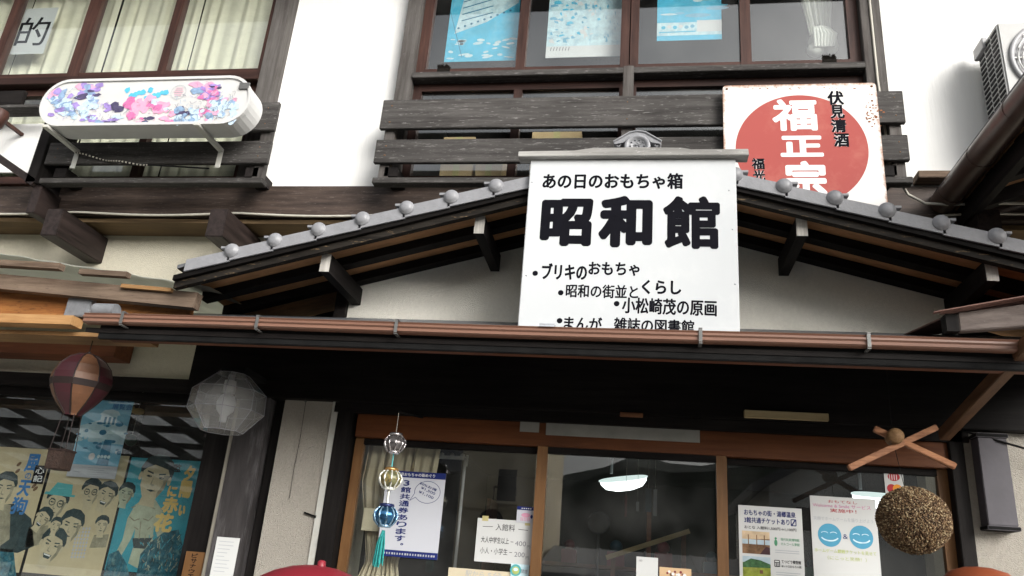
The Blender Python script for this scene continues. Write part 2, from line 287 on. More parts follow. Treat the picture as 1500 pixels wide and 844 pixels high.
def enamel_mats():
    for nm, col in (('enamel_white', (0.66, 0.645, 0.62)), ('enamel_red', (0.36, 0.088, 0.078))):
        flat(nm, col, 0.35, var=0.03, scale=3, dirt=(0.48, 0.20, 0.15) if 'red' in nm else (0.80, 0.72, 0.62), dscale=3, damt=0.55)
    # rust creeping in from the edges of the white plate (object space: plate spans +-1 after mapping)
    m = M['enamel_white']; n = m.node_tree.nodes; l = m.node_tree.links
    b = next(q for q in n if q.type == 'BSDF_PRINCIPLED'); src = b.inputs['Base Color'].links[0].from_socket
    tc = n.new('ShaderNodeTexCoord'); sx = n.new('ShaderNodeSeparateXYZ'); l.new(tc.outputs['Object'], sx.inputs[0])
    def mth(op, a, bb=None):
        q = n.new('ShaderNodeMath'); q.operation = op
        for i, v in enumerate((a, bb)):
            if v is None: continue
            if hasattr(v, 'type') and not isinstance(v, (int, float)): l.new(v, q.inputs[i])
            else: q.inputs[i].default_value = v
        return q.outputs[0]
    ax = mth('DIVIDE', mth('ABSOLUTE', sx.outputs['X']), 0.393); az = mth('DIVIDE', mth('ABSOLUTE', sx.outputs['Z']), 0.482)
    e = mth('MAXIMUM', ax, az)
    nz = n.new('ShaderNodeTexNoise'); nz.inputs['Scale'].default_value = 22; nz.inputs['Detail'].default_value = 8; nz.inputs['Roughness'].default_value = 0.75
    l.new(tc.outputs['Object'], nz.inputs['Vector'])
    s = mth('ADD', mth('MULTIPLY', e, 1.0), mth('MULTIPLY', nz.outputs['Fac'], 0.16))
    rp = n.new('ShaderNodeValToRGB'); rp.color_ramp.elements[0].position = 0.0; rp.color_ramp.elements[1].position = 1.0
    mr = n.new('ShaderNodeMapRange'); mr.inputs['From Min'].default_value = 1.045; mr.inputs['From Max'].default_value = 1.09; l.new(s, mr.inputs['Value'])
    mx = n.new('ShaderNodeMixRGB'); mx.inputs['Color2'].default_value = (0.30, 0.13, 0.06, 1)
    l.new(mr.outputs[0], mx.inputs['Fac']); l.new(src, mx.inputs['Color1']); l.new(mx.outputs[0], b.inputs['Base Color'])
enamel_mats()

# ------------------------------------------------------------------ mesh builder
class MB:
    def __init__(self): self.v = []; self.f = []; self.m = []; self.s = []; self.mats = []
    def mi(self, m):
        if m not in self.mats: self.mats.append(m)
        return self.mats.index(m)
    def add(self, vs, fs, m, smooth=False):
        o = len(self.v); self.v += [tuple(p) for p in vs]; k = self.mi(m)
        for f in fs: self.f.append([i+o for i in f]); self.m.append(k); self.s.append(smooth)
        return self
    def box(self, x0, x1, y0, y1, z0, z1, m):
        if x0 > x1: x0, x1 = x1, x0
        if y0 > y1: y0, y1 = y1, y0
        if z0 > z1: z0, z1 = z1, z0
        vs = [(x, y, z) for x in (x0, x1) for y in (y0, y1) for z in (z0, z1)]
        return self.add(vs, [(0, 1, 3, 2), (4, 6, 7, 5), (0, 4, 5, 1), (2, 3, 7, 6), (0, 2, 6, 4), (1, 5, 7, 3)], m)
    def hexa(self, a, b, m):
        """a, b: two quads of 4 points each, same winding"""
        return self.add(list(a)+list(b), [(3, 2, 1, 0), (4, 5, 6, 7), (0, 1, 5, 4), (1, 2, 6, 5), (2, 3, 7, 6), (3, 0, 4, 7)], m)
    def bar(self, p, q, wd, ht, m, up=(0, 0, 1)):
        p, q = Vector(p), Vector(q); d = (q-p).normalized(); s = d.cross(Vector(up)).normalized(); u = s.cross(d)
        c = lambda o: [o-s*wd/2-u*ht/2, o+s*wd/2-u*ht/2, o+s*wd/2+u*ht/2, o-s*wd/2+u*ht/2]
        return self.hexa(c(p), c(q), m)
    def tube(self, pts, r, m, n=8, closed=False):
        pts = [Vector(p) for p in pts]; rings = []
        for i, p in enumerate(pts):
            d = (pts[min(i+1, len(pts)-1)]-pts[max(i-1, 0)]).normalized()
            a = d.orthogonal() if abs(d.z) > 0.95 else d.cross(Vector((0, 0, 1)))
            a.normalize(); b = d.cross(a); rr = r[i] if isinstance(r, (list, tuple)) else r
            rings.append([p+a*rr*math.cos(t)+b*rr*math.sin(t) for t in [2*math.pi*k/n for k in range(n)]])
        vs = [v for g in rings for v in g]; fs = []
        for i in range(len(pts)-1):
            for k in range(n): fs.append((i*n+k, i*n+(k+1) % n, (i+1)*n+(k+1) % n, (i+1)*n+k))
        self.add(vs, fs, m, True)
        self.add(rings[0], [tuple(range(n))[::-1]], m); self.add(rings[-1], [tuple(range(n))], m)
        return self
    def lathe(self, prof, o, m, n=24, axis=(0, 0, 1), smooth=True, wob=None, phase=0.0):
        o = Vector(o); ax = Vector(axis).normalized(); a = ax.orthogonal().normalized() if abs(ax.z) < 0.99 else Vector((1, 0, 0)); b = ax.cross(a)
        vs = []
        for (r, h) in prof:
            for k in range(n):
                t = 2*math.pi*k/n+phase; rr = r*(wob(t) if wob else 1)
                vs.append(o+ax*h+a*rr*math.cos(t)+b*rr*math.sin(t))
        fs = [(i*n+k, i*n+(k+1) % n, (i+1)*n+(k+1) % n, (i+1)*n+k) for i in range(len(prof)-1) for k in range(n)]
        self.add(vs, fs, m, smooth)
        for i, rev in ((0, True), (len(prof)-1, False)):
            if prof[i][0] > 1e-5:
                f = list(range(n)); self.add(vs[i*n:(i+1)*n], [f[::-1] if rev else f], m)
        return self
    def prism(self, poly, plane, d0, d1, m):
        """outline in 'xz' (extruded along y), 'yz' (along x) or 'xy' (along z)"""
        c = {'xz': lambda a, b, d: (a, d, b), 'yz': lambda a, b, d: (d, a, b), 'xy': lambda a, b, d: (a, b, d)}[plane]
        n = len(poly); vs = [c(a, b, d0) for a, b in poly]+[c(a, b, d1) for a, b in poly]
        return self.add(vs, [tuple(range(n)), tuple(range(2*n-1, n-1, -1))]+[(i, i+n, (i+1) % n+n, (i+1) % n) for i in range(n)], m)
    def ball(self, c, r, m, n=16, k=10, sc=(1, 1, 1)):
        c = Vector(c); vs = []; fs = []
        for i in range(k+1):
            t = math.pi*i/k
            for j in range(n):
                a = 2*math.pi*j/n; vs.append((c.x+r*sc[0]*math.sin(t)*math.cos(a), c.y+r*sc[1]*math.sin(t)*math.sin(a), c.z+r*sc[2]*math.cos(t)))
        for i in range(k):
            for j in range(n): fs.append((i*n+j, (i+1)*n+j, (i+1)*n+(j+1) % n, i*n+(j+1) % n))
        return self.add(vs, fs, m, True)
    # flat marks on an upright plane facing the street: (x, z) polygons at depth y
    def poly(self, pts, y, m): return self.add([(a, y, b) for a, b in pts], [tuple(range(len(pts)))], m)
    def rect(self, x0, z0, x1, z1, y, m): return self.poly([(x0, z0), (x1, z0), (x1, z1), (x0, z1)], y, m)
    def disc(self, cx, cz, rx, y, m, rz=None, n=28, rot=0.0):
        rz = rx if rz is None else rz; cr, sr = math.cos(rot), math.sin(rot)
        return self.poly([(cx+rx*math.cos(t)*cr-rz*math.sin(t)*sr, cz+rx*math.cos(t)*sr+rz*math.sin(t)*cr) for t in [2*math.pi*k/n for k in range(n)]], y, m)
    def line(self, pts, wd, y, m):
        for (a, b), (c, d) in zip(pts, pts[1:]):
            L = math.hypot(c-a, d-b) or 1; nx, nz = -(d-b)/L*wd/2, (c-a)/L*wd/2
            self.poly([(a-nx, b-nz), (c-nx, d-nz), (c+nx, d+nz), (a+nx, b+nz)], y, m)
        return self
    def ring(self, cx, cz, r, wd, y, m, rz=None, n=28):
        rz = rz or r
        return self.line([(cx+r*math.cos(2*math.pi*k/n), cz+rz*math.sin(2*math.pi*k/n)) for k in range(n+1)], wd, y, m)
    def text(self, s, box, y, m, bold=0.0, rot=0.0, shear=0.0):
        """lettering stretched into box (x0, z0, x1, z1)"""
        vs, fs = glyphs(s)
        if not vs: return self
        xs = [p[0] for p in vs]; zs = [p[1] for p in vs]; ax, bx, az, bz = min(xs), max(xs), min(zs), max(zs)
        x0, z0, x1, z1 = box; W = (bx-ax) or 1; H = (bz-az) or 1; cx, cz = (x0+x1)/2, (z0+z1)/2; cr, sr = math.cos(rot), math.sin(rot)
        h = (z1-z0)/H*bold if bold > 0.004 else 0           # stroke growth in metres: the strokes are laid again around themselves
        sh = [(0, 0)]+([(h*math.cos(k*2*math.pi/ns), h*math.sin(k*2*math.pi/ns)) for ns in [14 if bold > 0.025 else 6] for k in range(ns)] if h else [])
        sx_, sz_ = max(0.1, (x1-x0-2*h)/(x1-x0)), max(0.1, (z1-z0-2*h)/(z1-z0))
        for i, (du, dv) in enumerate(sh):
            out = []
            for (a, b) in vs:
                u = ((a-ax)/W*(x1-x0)-(x1-x0)/2)*sx_+du; v = ((b-az)/H*(z1-z0)-(z1-z0)/2)*sz_+dv; u += shear*v
                out.append((cx+u*cr-v*sr, y-0.00002*i, cz+u*sr+v*cr))
            self.add(out, fs, m)
        return self
    def vtext(self, s, x0, z1, x1, z0, y, m, bold=0.0, drift=0.0, pad=0.08):
        """a column of characters, top to bottom"""
        n = len(s); h = (z1-z0)/n
        for i, ch in enumerate(s):
            dx = drift*i
            if ch in '。、':
                self.text(ch, (x0+dx+(x1-x0)*0.6, z1-h*i-h*0.45, x0+dx+(x1-x0)*0.9, z1-h*i-h*0.15), y, m, bold); continue
            narrow = 0.2 if ch.isascii() else 0.0
            self.text(ch, (x0+dx+(x1-x0)*narrow, z1-h*(i+1)+h*pad, x1+dx-(x1-x0)*narrow, z1-h*i-h*pad), y, m, bold)
        return self
    def build(self, name, parent=None, loc=None, bevel=0.0):
        if parent is not None: org = ORG[parent.name]
        else:
            org = Vector(loc) if loc is not None else Vector((sum(p[0] for p in self.v)/len(self.v), sum(p[1] for p in self.v)/len(self.v), min(p[2] for p in self.v)))
        me = bpy.data.meshes.new(name); me.from_pydata([tuple(Vector(p)-org) for p in self.v], [], self.f)
        for mm in self.mats: me.materials.append(M[mm])
        me.polygons.foreach_set('material_index', self.m); me.polygons.foreach_set('use_smooth', self.s); me.update()
        if bevel > 0:
            bm = bmesh.new(); bm.from_mesh(me); bmesh.ops.remove_doubles(bm, verts=bm.verts, dist=1e-6)
            ed = [e for e in bm.edges if len(e.link_faces) == 2 and e.calc_face_angle(0) > 0.6]
            bmesh.ops.bevel(bm, geom=ed, offset=bevel, segments=2, affect='EDGES', clamp_overlap=True); bm.to_mesh(me); bm.free()
        o = bpy.data.objects.new(name, me); COL.objects.link(o)
        if parent is not None: o.parent = parent; ORG[o.name] = org
        else: o.location = org; ORG[o.name] = org
        return o
ORG = {}
_gl = {}
def glyphs(s):
    k = s
    if k not in _gl:
        cu = bpy.data.curves.new('lettering_source', 'FONT'); cu.body = s; cu.resolution_u = 4; cu.fill_mode = 'FRONT'
        o = bpy.data.objects.new('lettering_source', cu); COL.objects.link(o)
        dg = bpy.context.evaluated_depsgraph_get(); dg.update()
        me = bpy.data.meshes.new_from_object(o.evaluated_get(dg))
        _gl[k] = ([(v.co.x, v.co.y) for v in me.vertices], [tuple(p.vertices) for p in me.polygons])
        bpy.data.objects.remove(o); bpy.data.curves.remove(cu); bpy.data.meshes.remove(me)
    return _gl[k]
def tag(o, label=None, cat=None, group=None, kind=None):
    if label: o['label'] = label
    if cat: o['category'] = cat
    if group: o['group'] = group
    if kind: o['kind'] = kind
    return o
def thing(name, loc, label, cat, group=None):
    o = bpy.data.objects.new(name, None); COL.objects.link(o); o.location = loc; o.empty_display_size = 0.1
    ORG[o.name] = Vector(loc); return tag(o, label, cat, group)
def struct(mb, name): return tag(mb.build(name), kind='structure')
def part(name, m, parent, *b, bevel=0.0): return MB().box(*b, m).build(name, parent, bevel=bevel)

# ================================================================== SETTING
struct(MB().add([(-300, -300, 0), (300, -300, 0), (300, 300, 0), (-300, 300, 0)], [(0, 1, 2, 3)], 'ground_soil'), 'ground')
struct(MB().add([(-60, -8.2, 0.004), (60, -8.2, 0.004), (60, -4.4, 0.004), (-60, -4.4, 0.004)], [(0, 1, 2, 3)], 'asphalt'), 'road')
def hills():
    mb = MB(); rnd = random.Random(3); n = 90; xs = [-150+300*i/n for i in range(n+1)]; rows = [(-62, 0.0), (-66, 0.5), (-72, 0.85), (-80, 1.0), (-100, 0.6), (-130, 0)]
    vs = []
    for (y, k) in rows:
        for i, x in enumerate(xs):
            h = 13.2+1.6*math.sin(x*0.045+0.8)+1.1*math.sin(x*0.13)+0.6*math.sin(x*0.41+2)
            vs.append((x, y+rnd.uniform(-1, 1), k*(h+rnd.uniform(-0.35, 0.35))))
    m = n+1
    return mb.add(vs, [(r*m+i, (r+1)*m+i, (r+1)*m+i+1, r*m+i+1) for r in range(len(rows)-1) for i in range(n)], 'hill_green')
struct(hills(), 'hills')

# ------------------------------------------------------------------ houses across the street (seen mirrored in the panes)
def opposite():
    t = thing('beige_house', (-2.2, -9.3, 0), 'beige plaster house with an arched window, mirrored in the left door pane', 'building')
    wl = MB(); X0, X1, Y = -2.85, -1.62, -9.0
    def holes(x0, x1, zs):
        z = 0
        for (a, b) in zs: wl.box(x0, x1, Y, Y-0.2, z, a, 'opposite_beige'); z = b
        wl.box(x0, x1, Y, Y-0.2, z, 5.2, 'opposite_beige')
    holes(X0, -2.45, []); holes(-2.45, -2.11, [(2.15, 2.62)]); holes(-2.11, -1.95, [(2.78, 3.25)]) if False else holes(-2.11, X1, [])
    wl.box(-2.75, -1.62, Y, Y+0.05, 2.66, 2.72, 'opposite_beige')
    wl.box(X0, X1, Y-0.2, Y-5, 0, 5.2, 'opposite_beige'); wl.build('wall', t)
    a = MB(); pts = [(-2.47, 2.13), (-2.47, 2.5)]+[(-2.28-0.19*math.cos(math.pi*k/10), 2.5+0.16*math.sin(math.pi*k/10)) for k in range(1, 10)]+[(-2.09, 2.5), (-2.09, 2.13)]
    a.prism(pts, 'xz', Y+0.01, Y-0.03, 'dark_void'); a.build('window', t)
    b = MB().box(-2.22, -1.92, Y+0.012, Y-0.03, 2.8, 3.3, 'dark_void'); b.build('window', t)
    r = MB().box(-2.26, -1.88, Y+0.18, Y+0.16, 2.98, 3.0, 'ink_black')
    for k in range(7): r.box(-2.25+k*0.06, -2.24+k*0.06, Y+0.175, Y+0.165, 2.78, 2.98, 'ink_black')
    r.box(-2.27, -1.87, Y+0.2, Y+0.02, 2.74, 2.78, 'opposite_beige'); r.build('balcony', t)
    t = thing('tiled_house', (4.5, -10, 0), 'white gabled house with dark tile roof, mirrored in the right door pane', 'building')
    MB().prism([(2.1, 0), (6.5, 0), (6.5, 3.4), (4.3, 4.6), (2.1, 3.45)], 'xz', -9.5, -14, 'white_plaster').build('wall', t)
    MB().prism([(1.8, 3.35), (4.3, 4.75), (6.8, 3.35), (6.8, 3.2), (4.3, 4.6), (1.8, 3.2)], 'xz', -9.2, -14.3, 'tile_dark').build('roof', t)
    MB().box(2.5, 2.9, -9.48, -9.52, 2.7, 3.05, 'dark_void').build('window', t)
    t = thing('low_shed', (-0.4, -9, 0), 'low shed with a pale seamed metal roof, mirrored in the middle door pane', 'building')
    MB().box(-1.5, 1.9, -9.2, -12, 0, 1.75, 'dark_room').build('wall', t)
    rf = MB().hexa([(-1.55, -8.9, 1.72), (1.95, -8.9, 1.72), (1.95, -12, 2.25), (-1.55, -12, 2.25)], [(-1.55, -8.9, 1.78), (1.95, -8.9, 1.78), (1.95, -12, 2.31), (-1.55, -12, 2.31)], 'plastic_grey')
    for k in range(9): rf.bar((-1.5+k*0.42, -8.9, 1.79), (-1.5+k*0.42, -12, 2.32), 0.03, 0.03, 'plastic_grey')
    rf.build('roof', t)
    t = thing('dark_house', (-5.5, -10, 0), 'dark timber house standing left of the beige house across the street', 'building')
    MB().box(-8.5, -2.95, -10, -14, 0, 3.3, 'dark_room').build('wall', t)
    MB().prism([(-9.6, 3.3), (-14.4, 3.3), (-12, 4.6)], 'yz', -8.8, -2.9, 'tile_dark').build('roof', t)
opposite()

# ------------------------------------------------------------------ main timber house
YW = 0.19                                                   # face of the upper white wall
house = thing('timber_house', (-0.5, 0.6, 0), 'two storey white plaster shop house with dark timber girder and brown sash windows', 'building')
mb = MB()
for (a, b) in ((-2.305, -1.50), (1.325, 3.4)): mb.box(a, b, YW, YW+0.12, 3.69, 5.35, 'white_plaster')
mb.box(-6.2, -5.3, YW, YW+0.12, 3.69, 5.35, 'white_plaster'); mb.box(-6.2, 3.4, YW, YW+0.12, 5.352, 6.2, 'white_plaster')
mb.build('upper_wall', house)
MB().box(-6.2, 3.4, 0.165, 0.31, 3.488, 3.688, 'girder_wood').build('girder', house, bevel=0.004)
mb = MB()
mb.box(-6.2, 3.4, 0.20, 0.52, 3.452, 3.478, 'soffit_pale'); mb.build('soffit', house)
mb = MB()
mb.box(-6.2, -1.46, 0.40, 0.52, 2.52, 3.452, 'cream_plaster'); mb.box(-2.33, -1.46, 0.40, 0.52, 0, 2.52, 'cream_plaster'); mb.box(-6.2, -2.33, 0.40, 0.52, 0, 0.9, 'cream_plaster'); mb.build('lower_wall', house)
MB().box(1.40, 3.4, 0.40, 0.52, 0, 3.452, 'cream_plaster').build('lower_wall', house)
for (x, zz) in ((-3.445, 3.43), (-2.395, 3.435), (1.675, 3.455)):
    MB().box(x-0.055, x+0.055, -0.03, 0.60, zz-0.175, zz, 'beam_wood').build('floor_beam', house, bevel=0.005)
# upper roof eave (above the frame; its dark soffit mirrors in the upper panes)
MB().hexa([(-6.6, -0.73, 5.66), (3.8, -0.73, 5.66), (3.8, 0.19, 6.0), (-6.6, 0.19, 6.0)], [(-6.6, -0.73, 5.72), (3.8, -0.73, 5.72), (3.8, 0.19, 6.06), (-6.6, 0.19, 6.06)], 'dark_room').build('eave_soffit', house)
MB().hexa([(-6.6, -0.78, 5.74), (3.8, -0.78, 5.74), (3.8, 4.0, 7.6), (-6.6, 4.0, 7.6)], [(-6.6, -0.78, 5.84), (3.8, -0.78, 5.84), (3.8, 4.0, 7.7), (-6.6, 4.0, 7.7)], 'tile_dark').build('roof', house)
MB().box(-6.2, 3.4, 6.2, 6.3, 0, 6.9, 'cream_plaster').box(-6.3, -6.2, 0.2, 6.3, 0, 6.9, 'cream_plaster').box(3.4, 3.5, 0.2, 6.3, 0, 6.9, 'cream_plaster').build('outer_wall', house)

# inside: floors, ceilings and partitions
struct(MB().box(-6.2, 3.4, 0.33, 6.2, 3.49, 3.6, 'room_floor'), 'upper_floor')
struct(MB().box(-6.2, 3.4, 0.32, 6.2, 5.6, 5.65, 'dark_room'), 'upper_ceiling')
struct(MB().box(-2.0, -1.9, 0.32, 6.2, 3.6, 5.6, 'room_wall'), 'upper_partition_wall')
struct(MB().box(-1.9, 1.9, 3.4, 3.5, 3.6, 5.6, 'room_wall'), 'upper_back_wall')
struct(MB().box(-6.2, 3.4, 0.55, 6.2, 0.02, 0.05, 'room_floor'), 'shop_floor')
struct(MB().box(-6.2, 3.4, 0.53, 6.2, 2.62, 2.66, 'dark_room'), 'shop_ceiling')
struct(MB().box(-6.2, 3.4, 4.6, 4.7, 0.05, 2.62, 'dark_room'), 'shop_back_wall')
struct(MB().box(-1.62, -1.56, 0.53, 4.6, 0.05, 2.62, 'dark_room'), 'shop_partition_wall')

def window(parent, x0, x1, z0, z1, y, stiles, mats=('sash_z', 'sash_x'), fw=0.035, pw=0.05, name='window', rail=0.06, pane='pane_glass', dep=0.05):
    """frame, stiles, one mesh per pane; stiles is a list of (x, width)"""
    fr = MB()
    fr.box(x0, x0+fw, y, y+dep, z0, z1, mats[0]); fr.box(x1-fw, x1, y, y+dep, z0, z1, mats[0])
    fr.box(x0+fw, x1-fw, y, y+dep, z0, z0+rail, mats[1]); fr.box(x0+fw, x1-fw, y, y+dep, z1-fw, z1, mats[1])
    for (sx, sw) in stiles: fr.box(sx-sw/2, sx+sw/2, y-0.006, y+dep-0.004, z0+0.001, z1-fw, mats[0])
    w_ = fr.build(name, parent)
    ed = [x0+fw]+[q for (sx, sw) in stiles for q in (sx-sw/2, sx+sw/2)]+[x1-fw]
    for i in range(0, len(ed), 2):
        if ed[i+1]-ed[i] > 0.08: MB().box(ed[i], ed[i+1], y+0.022, y+0.026, z0+rail, z1-fw, pane).build('pane', w_)
    return w_
# centre upper window
WC = (-1.40, 1.205)
window(house, WC[0], WC[1], 4.42, 5.35, 0.13, [(-0.75, 0.055), (-0.125, 0.052), (-0.068, 0.05), (0.575, 0.06)], fw=0.06)
window(house, WC[0], WC[1], 3.69, 4.375, 0.14, [(-0.75, 0.05), (-0.1, 0.10), (0.575, 0.05)], fw=0.05, name='low_window', rail=0.05)
mb = MB()
mb.box(-1.50, -1.402, 0.085, 0.26, 3.69, 5.35, 'post_grey_z'); mb.build('window_post', house, bevel=0.003); mb = MB()
mb.box(1.207, 1.285, 0.085, 0.26, 3.69, 5.35, 'post_grey_z'); mb.box(1.287, 1.325, 0.11, 0.26, 3.69, 5.35, 'post_grey_z')
mb.build('window_post', house, bevel=0.003)
MB().box(-1.40, 1.205, 0.07, 0.19, 4.378, 4.418, 'board_grey').build('sill', house, bevel=0.003)
# left upper window
WL = (-5.3, -2.412)
window(house, WL[0], WL[1], 4.46, 5.35, 0.13, [(-4.40, 0.06), (-3.775, 0.09), (-3.13, 0.06)], fw=0.045)
window(house, WL[0], WL[1], 3.69, 4.40, 0.14, [(-4.4, 0.05), (-3.775, 0.05), (-3.13, 0.05)], fw=0.05, name='low_window', rail=0.05)
MB().box(-2.41, -2.305, 0.085, 0.26, 3.69, 5.35, 'post_grey_z').build('window_post', house, bevel=0.003)
MB().box(-5.3, -2.41, 0.08, 0.19, 4.402, 4.458, 'sash_x').build('sill', house, bevel=0.003)
# ground floor left window
window(house, -6.0, -2.33, 0.9, 2.44, 0.40, [(-4.15, 0.05)], mats=('black_wood_z', 'black_wood_x'), fw=0.05, name='shop_window', pane='shop_glass')
MB().box(-6.0, -2.30, 0.36, 0.399, 2.442, 2.522, 'black_wood_x').build('window_head', house)

# ------------------------------------------------------------------ balcony railings
def railing(name, x0, x1, posts, label, y=-0.03):
    t = thing(name, ((x0+x1)/2, y, 3.593), label, 'railing', 'railings under the upper windows')
    for (a, b) in ((3.957, 4.152), (3.733, 3.883)): MB().box(x0+(0.0 if a > 3.9 else -0.004), x1, y, y+0.028, a, b, 'board_grey').build('board', t, bevel=0.003)
    MB().box(x0+0.01, x1, y-0.01, y+0.05, 3.597, 3.632, 'board_grey').build('bottom_rail', t, bevel=0.003)
    nl = MB()
    for p in posts+[x0+0.06]:
        for zz in (3.78, 3.84, 4.00, 4.11): nl.lathe([(0.004, 0), (0.003, 0.002), (0, 0.0025)], (p, y, zz), 'ink_brown', 8, axis=(0, -1, 0))
    tag(nl.build('nail', t), kind='stuff')
    for p in posts: MB().box(p-0.03, p+0.03, y+0.03, y+0.085, 3.632, 4.376 if abs(p) < 0.3 else 4.152, 'post_grey_z').build('post', t, bevel=0.003)
    for p in (x0+0.1, x1-0.1): MB().box(p-0.04, p+0.04, y+0.03, YW, 3.66, 3.72, 'black_wood_y').build('bracket', t)
    return t
railing('balcony_railing', -1.515, 1.345, [-1.46, -0.095, 1.30], 'weathered grey plank railing across the middle upper window')
railing('balcony_railing', -3.62, -2.165, [-2.23], 'weathered grey plank railing behind the lightbox sign, under curtained window')
# end board and bits at the far left
t = thing('railing_end_board', (-3.68, 0.05, 3.6), 'dark upright board closing the left end of the lightbox railing', 'board')
MB().box(-3.70, -3.63, -0.045, 0.18, 3.60, 4.17, 'black_wood_z').build('upright_board', t, bevel=0.003)
MB().box(-3.66, -3.60, -0.012, 0.16, 3.41, 3.598, 'beam_wood').build('lower_board', t, bevel=0.003)
MB().bar((-3.64, -0.03, 3.60), (-3.99, -0.03, 3.80), 0.03, 0.045, 'beam_wood').build('slanted_batten', t)
t = thing('balcony_railing', (-4.4, 0, 3.6), 'dark plank rail at the far left edge beyond the lightbox sign', 'railing', 'railings under the upper windows')
MB().box(-5.2, -3.93, -0.03, 0.0, 4.17, 4.275, 'black_wood_x').build('board', t, bevel=0.003); MB().box(-5.2, -3.77, -0.06, 0.05, 4.125, 4.148, 'board_grey').build('ledge', t, bevel=0.003)
MB().box(-5.2, -3.705, 0.12, 0.135, 3.76, 4.12, 'white_plaster').build('white_panel', t)
mb = MB(); p = at(4, 176, -0.1)
mb.lathe([(0.028, 0), (0.045, 0.02), (0.052, 0.10), (0.040, 0.13)], (p.x-0.03, -0.12, p.z-0.07), 'sash_z', 16, axis=(0.2, 0, 1)); mb.lathe([(0.030, 0), (0.033, 0.05)], (p.x-0.05, -0.12, p.z-0.115), 'plastic_white', 14); mb.box(p.x-0.06, p.x-0.04, -0.12, 0.12, p.z+0.02, p.z+0.04, 'sash_x')
tag(mb.build('wall_lamp'), 'small brown and white wall lamp cut off by the left edge', 'lamp')

# black bristly blocks on the centre sill
for (x, z, lb) in ((-1.213, 4.418, 'black bristle block with silver ends on the sill under the blue ship poster'), (1.02, 4.418, 'black bristle block with silver ends on the sill under the knotted curtain')):
    t = thing('bristle_block', (x, 0.08, z), lb, 'window block', 'bristle blocks on the window sill')
    b = MB(); rnd = random.Random(5)
    b.box(x-0.036, x+0.036, 0.075, 0.105, z-0.03, z+0.025, 'bristle')
    for k in range(160):
        q = Vector((x+rnd.uniform(-0.034, 0.034), 0.09+rnd.uniform(-0.014, 0.014), z+0.022)); b.bar(q, q+Vector((rnd.uniform(-0.008, 0.008), rnd.uniform(-0.012, 0.006), rnd.uniform(0.018, 0.034))), 0.003, 0.003, 'bristle', up=(0, 1, 0))
    b.build('bristles', t)
    for s in (-1, 1): MB().lathe([(0.008, 0), (0.009, 0.02), (0.005, 0.026)], (x+s*0.034, 0.08, z-0.008), 'chrome', 10, axis=(s, 0, 0)).build('end_cap', t)

# ------------------------------------------------------------------ curtains and prints behind the upper panes
def curtain_mesh(x0, x1, z0, z1, y, folds, amp, m, gather=None, nz=24, seed=1):
    rnd = random.Random(seed); n = folds*8; vs = []; ph = [rnd.uniform(-0.8, 0.8) for _ in range(folds+2)]; mb = MB(); T = 0.002
    for side in (0, 1):
        for j in range(nz+1):
            v = j/nz; z = z0+(z1-z0)*v; k, c = (1.0, 0.5) if gather is None else gather(v)
            for i in range(n+1):
                u = i/n; a = amp*(0.6+0.4*math.sin(u*17+seed))*(0.7+0.3*math.sin(v*3+ph[int(u*folds)]))
                x = x0+(x1-x0)*(c+(u-0.5)*k)
                vs.append((x+a*0.35*math.sin(u*folds*4*math.pi+1.3*v), y+side*T+a*math.sin(u*folds*2*math.pi+ph[int(u*folds)]+0.5*math.sin(v*2.5+ph[int(u*folds)])), z))
    W = n+1; S = W*(nz+1); fs = []
    for j in range(nz):
        for i in range(n):
            q = (j*W+i, j*W+i+1, (j+1)*W+i+1, (j+1)*W+i); fs.append(q); fs.append(tuple(k+S for k in reversed(q)))
    return mb.add(vs, fs, m, True)
for i, (a, b, lb) in enumerate(((-5.2, -4.44, 'pleated cream curtain behind the far left upper pane'), (-4.43, -3.73, 'pleated cream curtain behind the pane with the pasted character sheet'), (-3.70, -3.08, 'pleated cream curtain above the left half of the lightbox sign'), (-3.06, -2.40, 'pleated cream curtain above the right half of the lightbox sign'))):
    tag(curtain_mesh(a, b, 3.75, 5.45, 0.28, 7, 0.018, 'curtain_cream', seed=i+2).build('curtain'), lb, 'curtain', 'curtains in the left upper window')
mb = curtain_mesh(0.86, 1.18, 4.80, 5.45, 0.31, 7, 0.02, 'curtain_white', gather=lambda v: (0.40+0.55*v**1.3, 0.56-0.08*v))
mb.ball((1.045, 0.30, 4.735), 0.075, 'curtain_white', 18, 12, (1.1, 0.8, 0.95)); mb.ball((1.0, 0.29, 4.67), 0.05, 'curtain_white', 14, 10, (1.0, 0.8, 0.9)); mb.ball((1.09, 0.29, 4.69), 0.045, 'curtain_white', 14, 10, (0.9, 0.8, 1.1))
for k in range(7): mb.tube([(1.0+0.012*k, 0.265+0.004*abs(k-3), 4.82), (0.985+0.02*k, 0.235, 4.74), (0.99+0.017*k, 0.25, 4.66)], 0.010, 'curtain_white', 6)
tag(mb.build('knotted_curtain'), 'white net curtain tied in a thick knot in the right upper pane', 'curtain')

def sheet(name, label, cat, x0, z0, x1, z1, y, m='paper', group=None, tilt=0.0):
    """paper-thin print: a 1.2 mm sheet; its marks go in front of y"""
    d = tilt*(z1-z0)
    o = MB().hexa([(x0, y, z0), (x1, y, z0), (x1+d, y, z1), (x0+d, y, z1)], [(x0, y+0.0012, z0), (x1, y+0.0012, z0), (x1+d, y+0.0012, z1), (x0+d, y+0.0012, z1)], m).build(name)
    return tag(o, label, cat, group)
L1, L2, L3, L4 = 0.0006, 0.0012, 0.0018, 0.0024
# character sheet on the left pane
x0, z0, x1, z1 = -4.385, 4.735, -4.122, 5.13
o = sheet('window_sheet', 'white paper sheet with one large black written character on left upper pane', 'paper sign', x0, z0, x1, z1, 0.192, 'paper')
MB().text('的', (x0+0.005, z0+0.07, x1-0.02, z1-0.08), 0.192-L1, 'ink_black', 0.006).build('lettering', o)

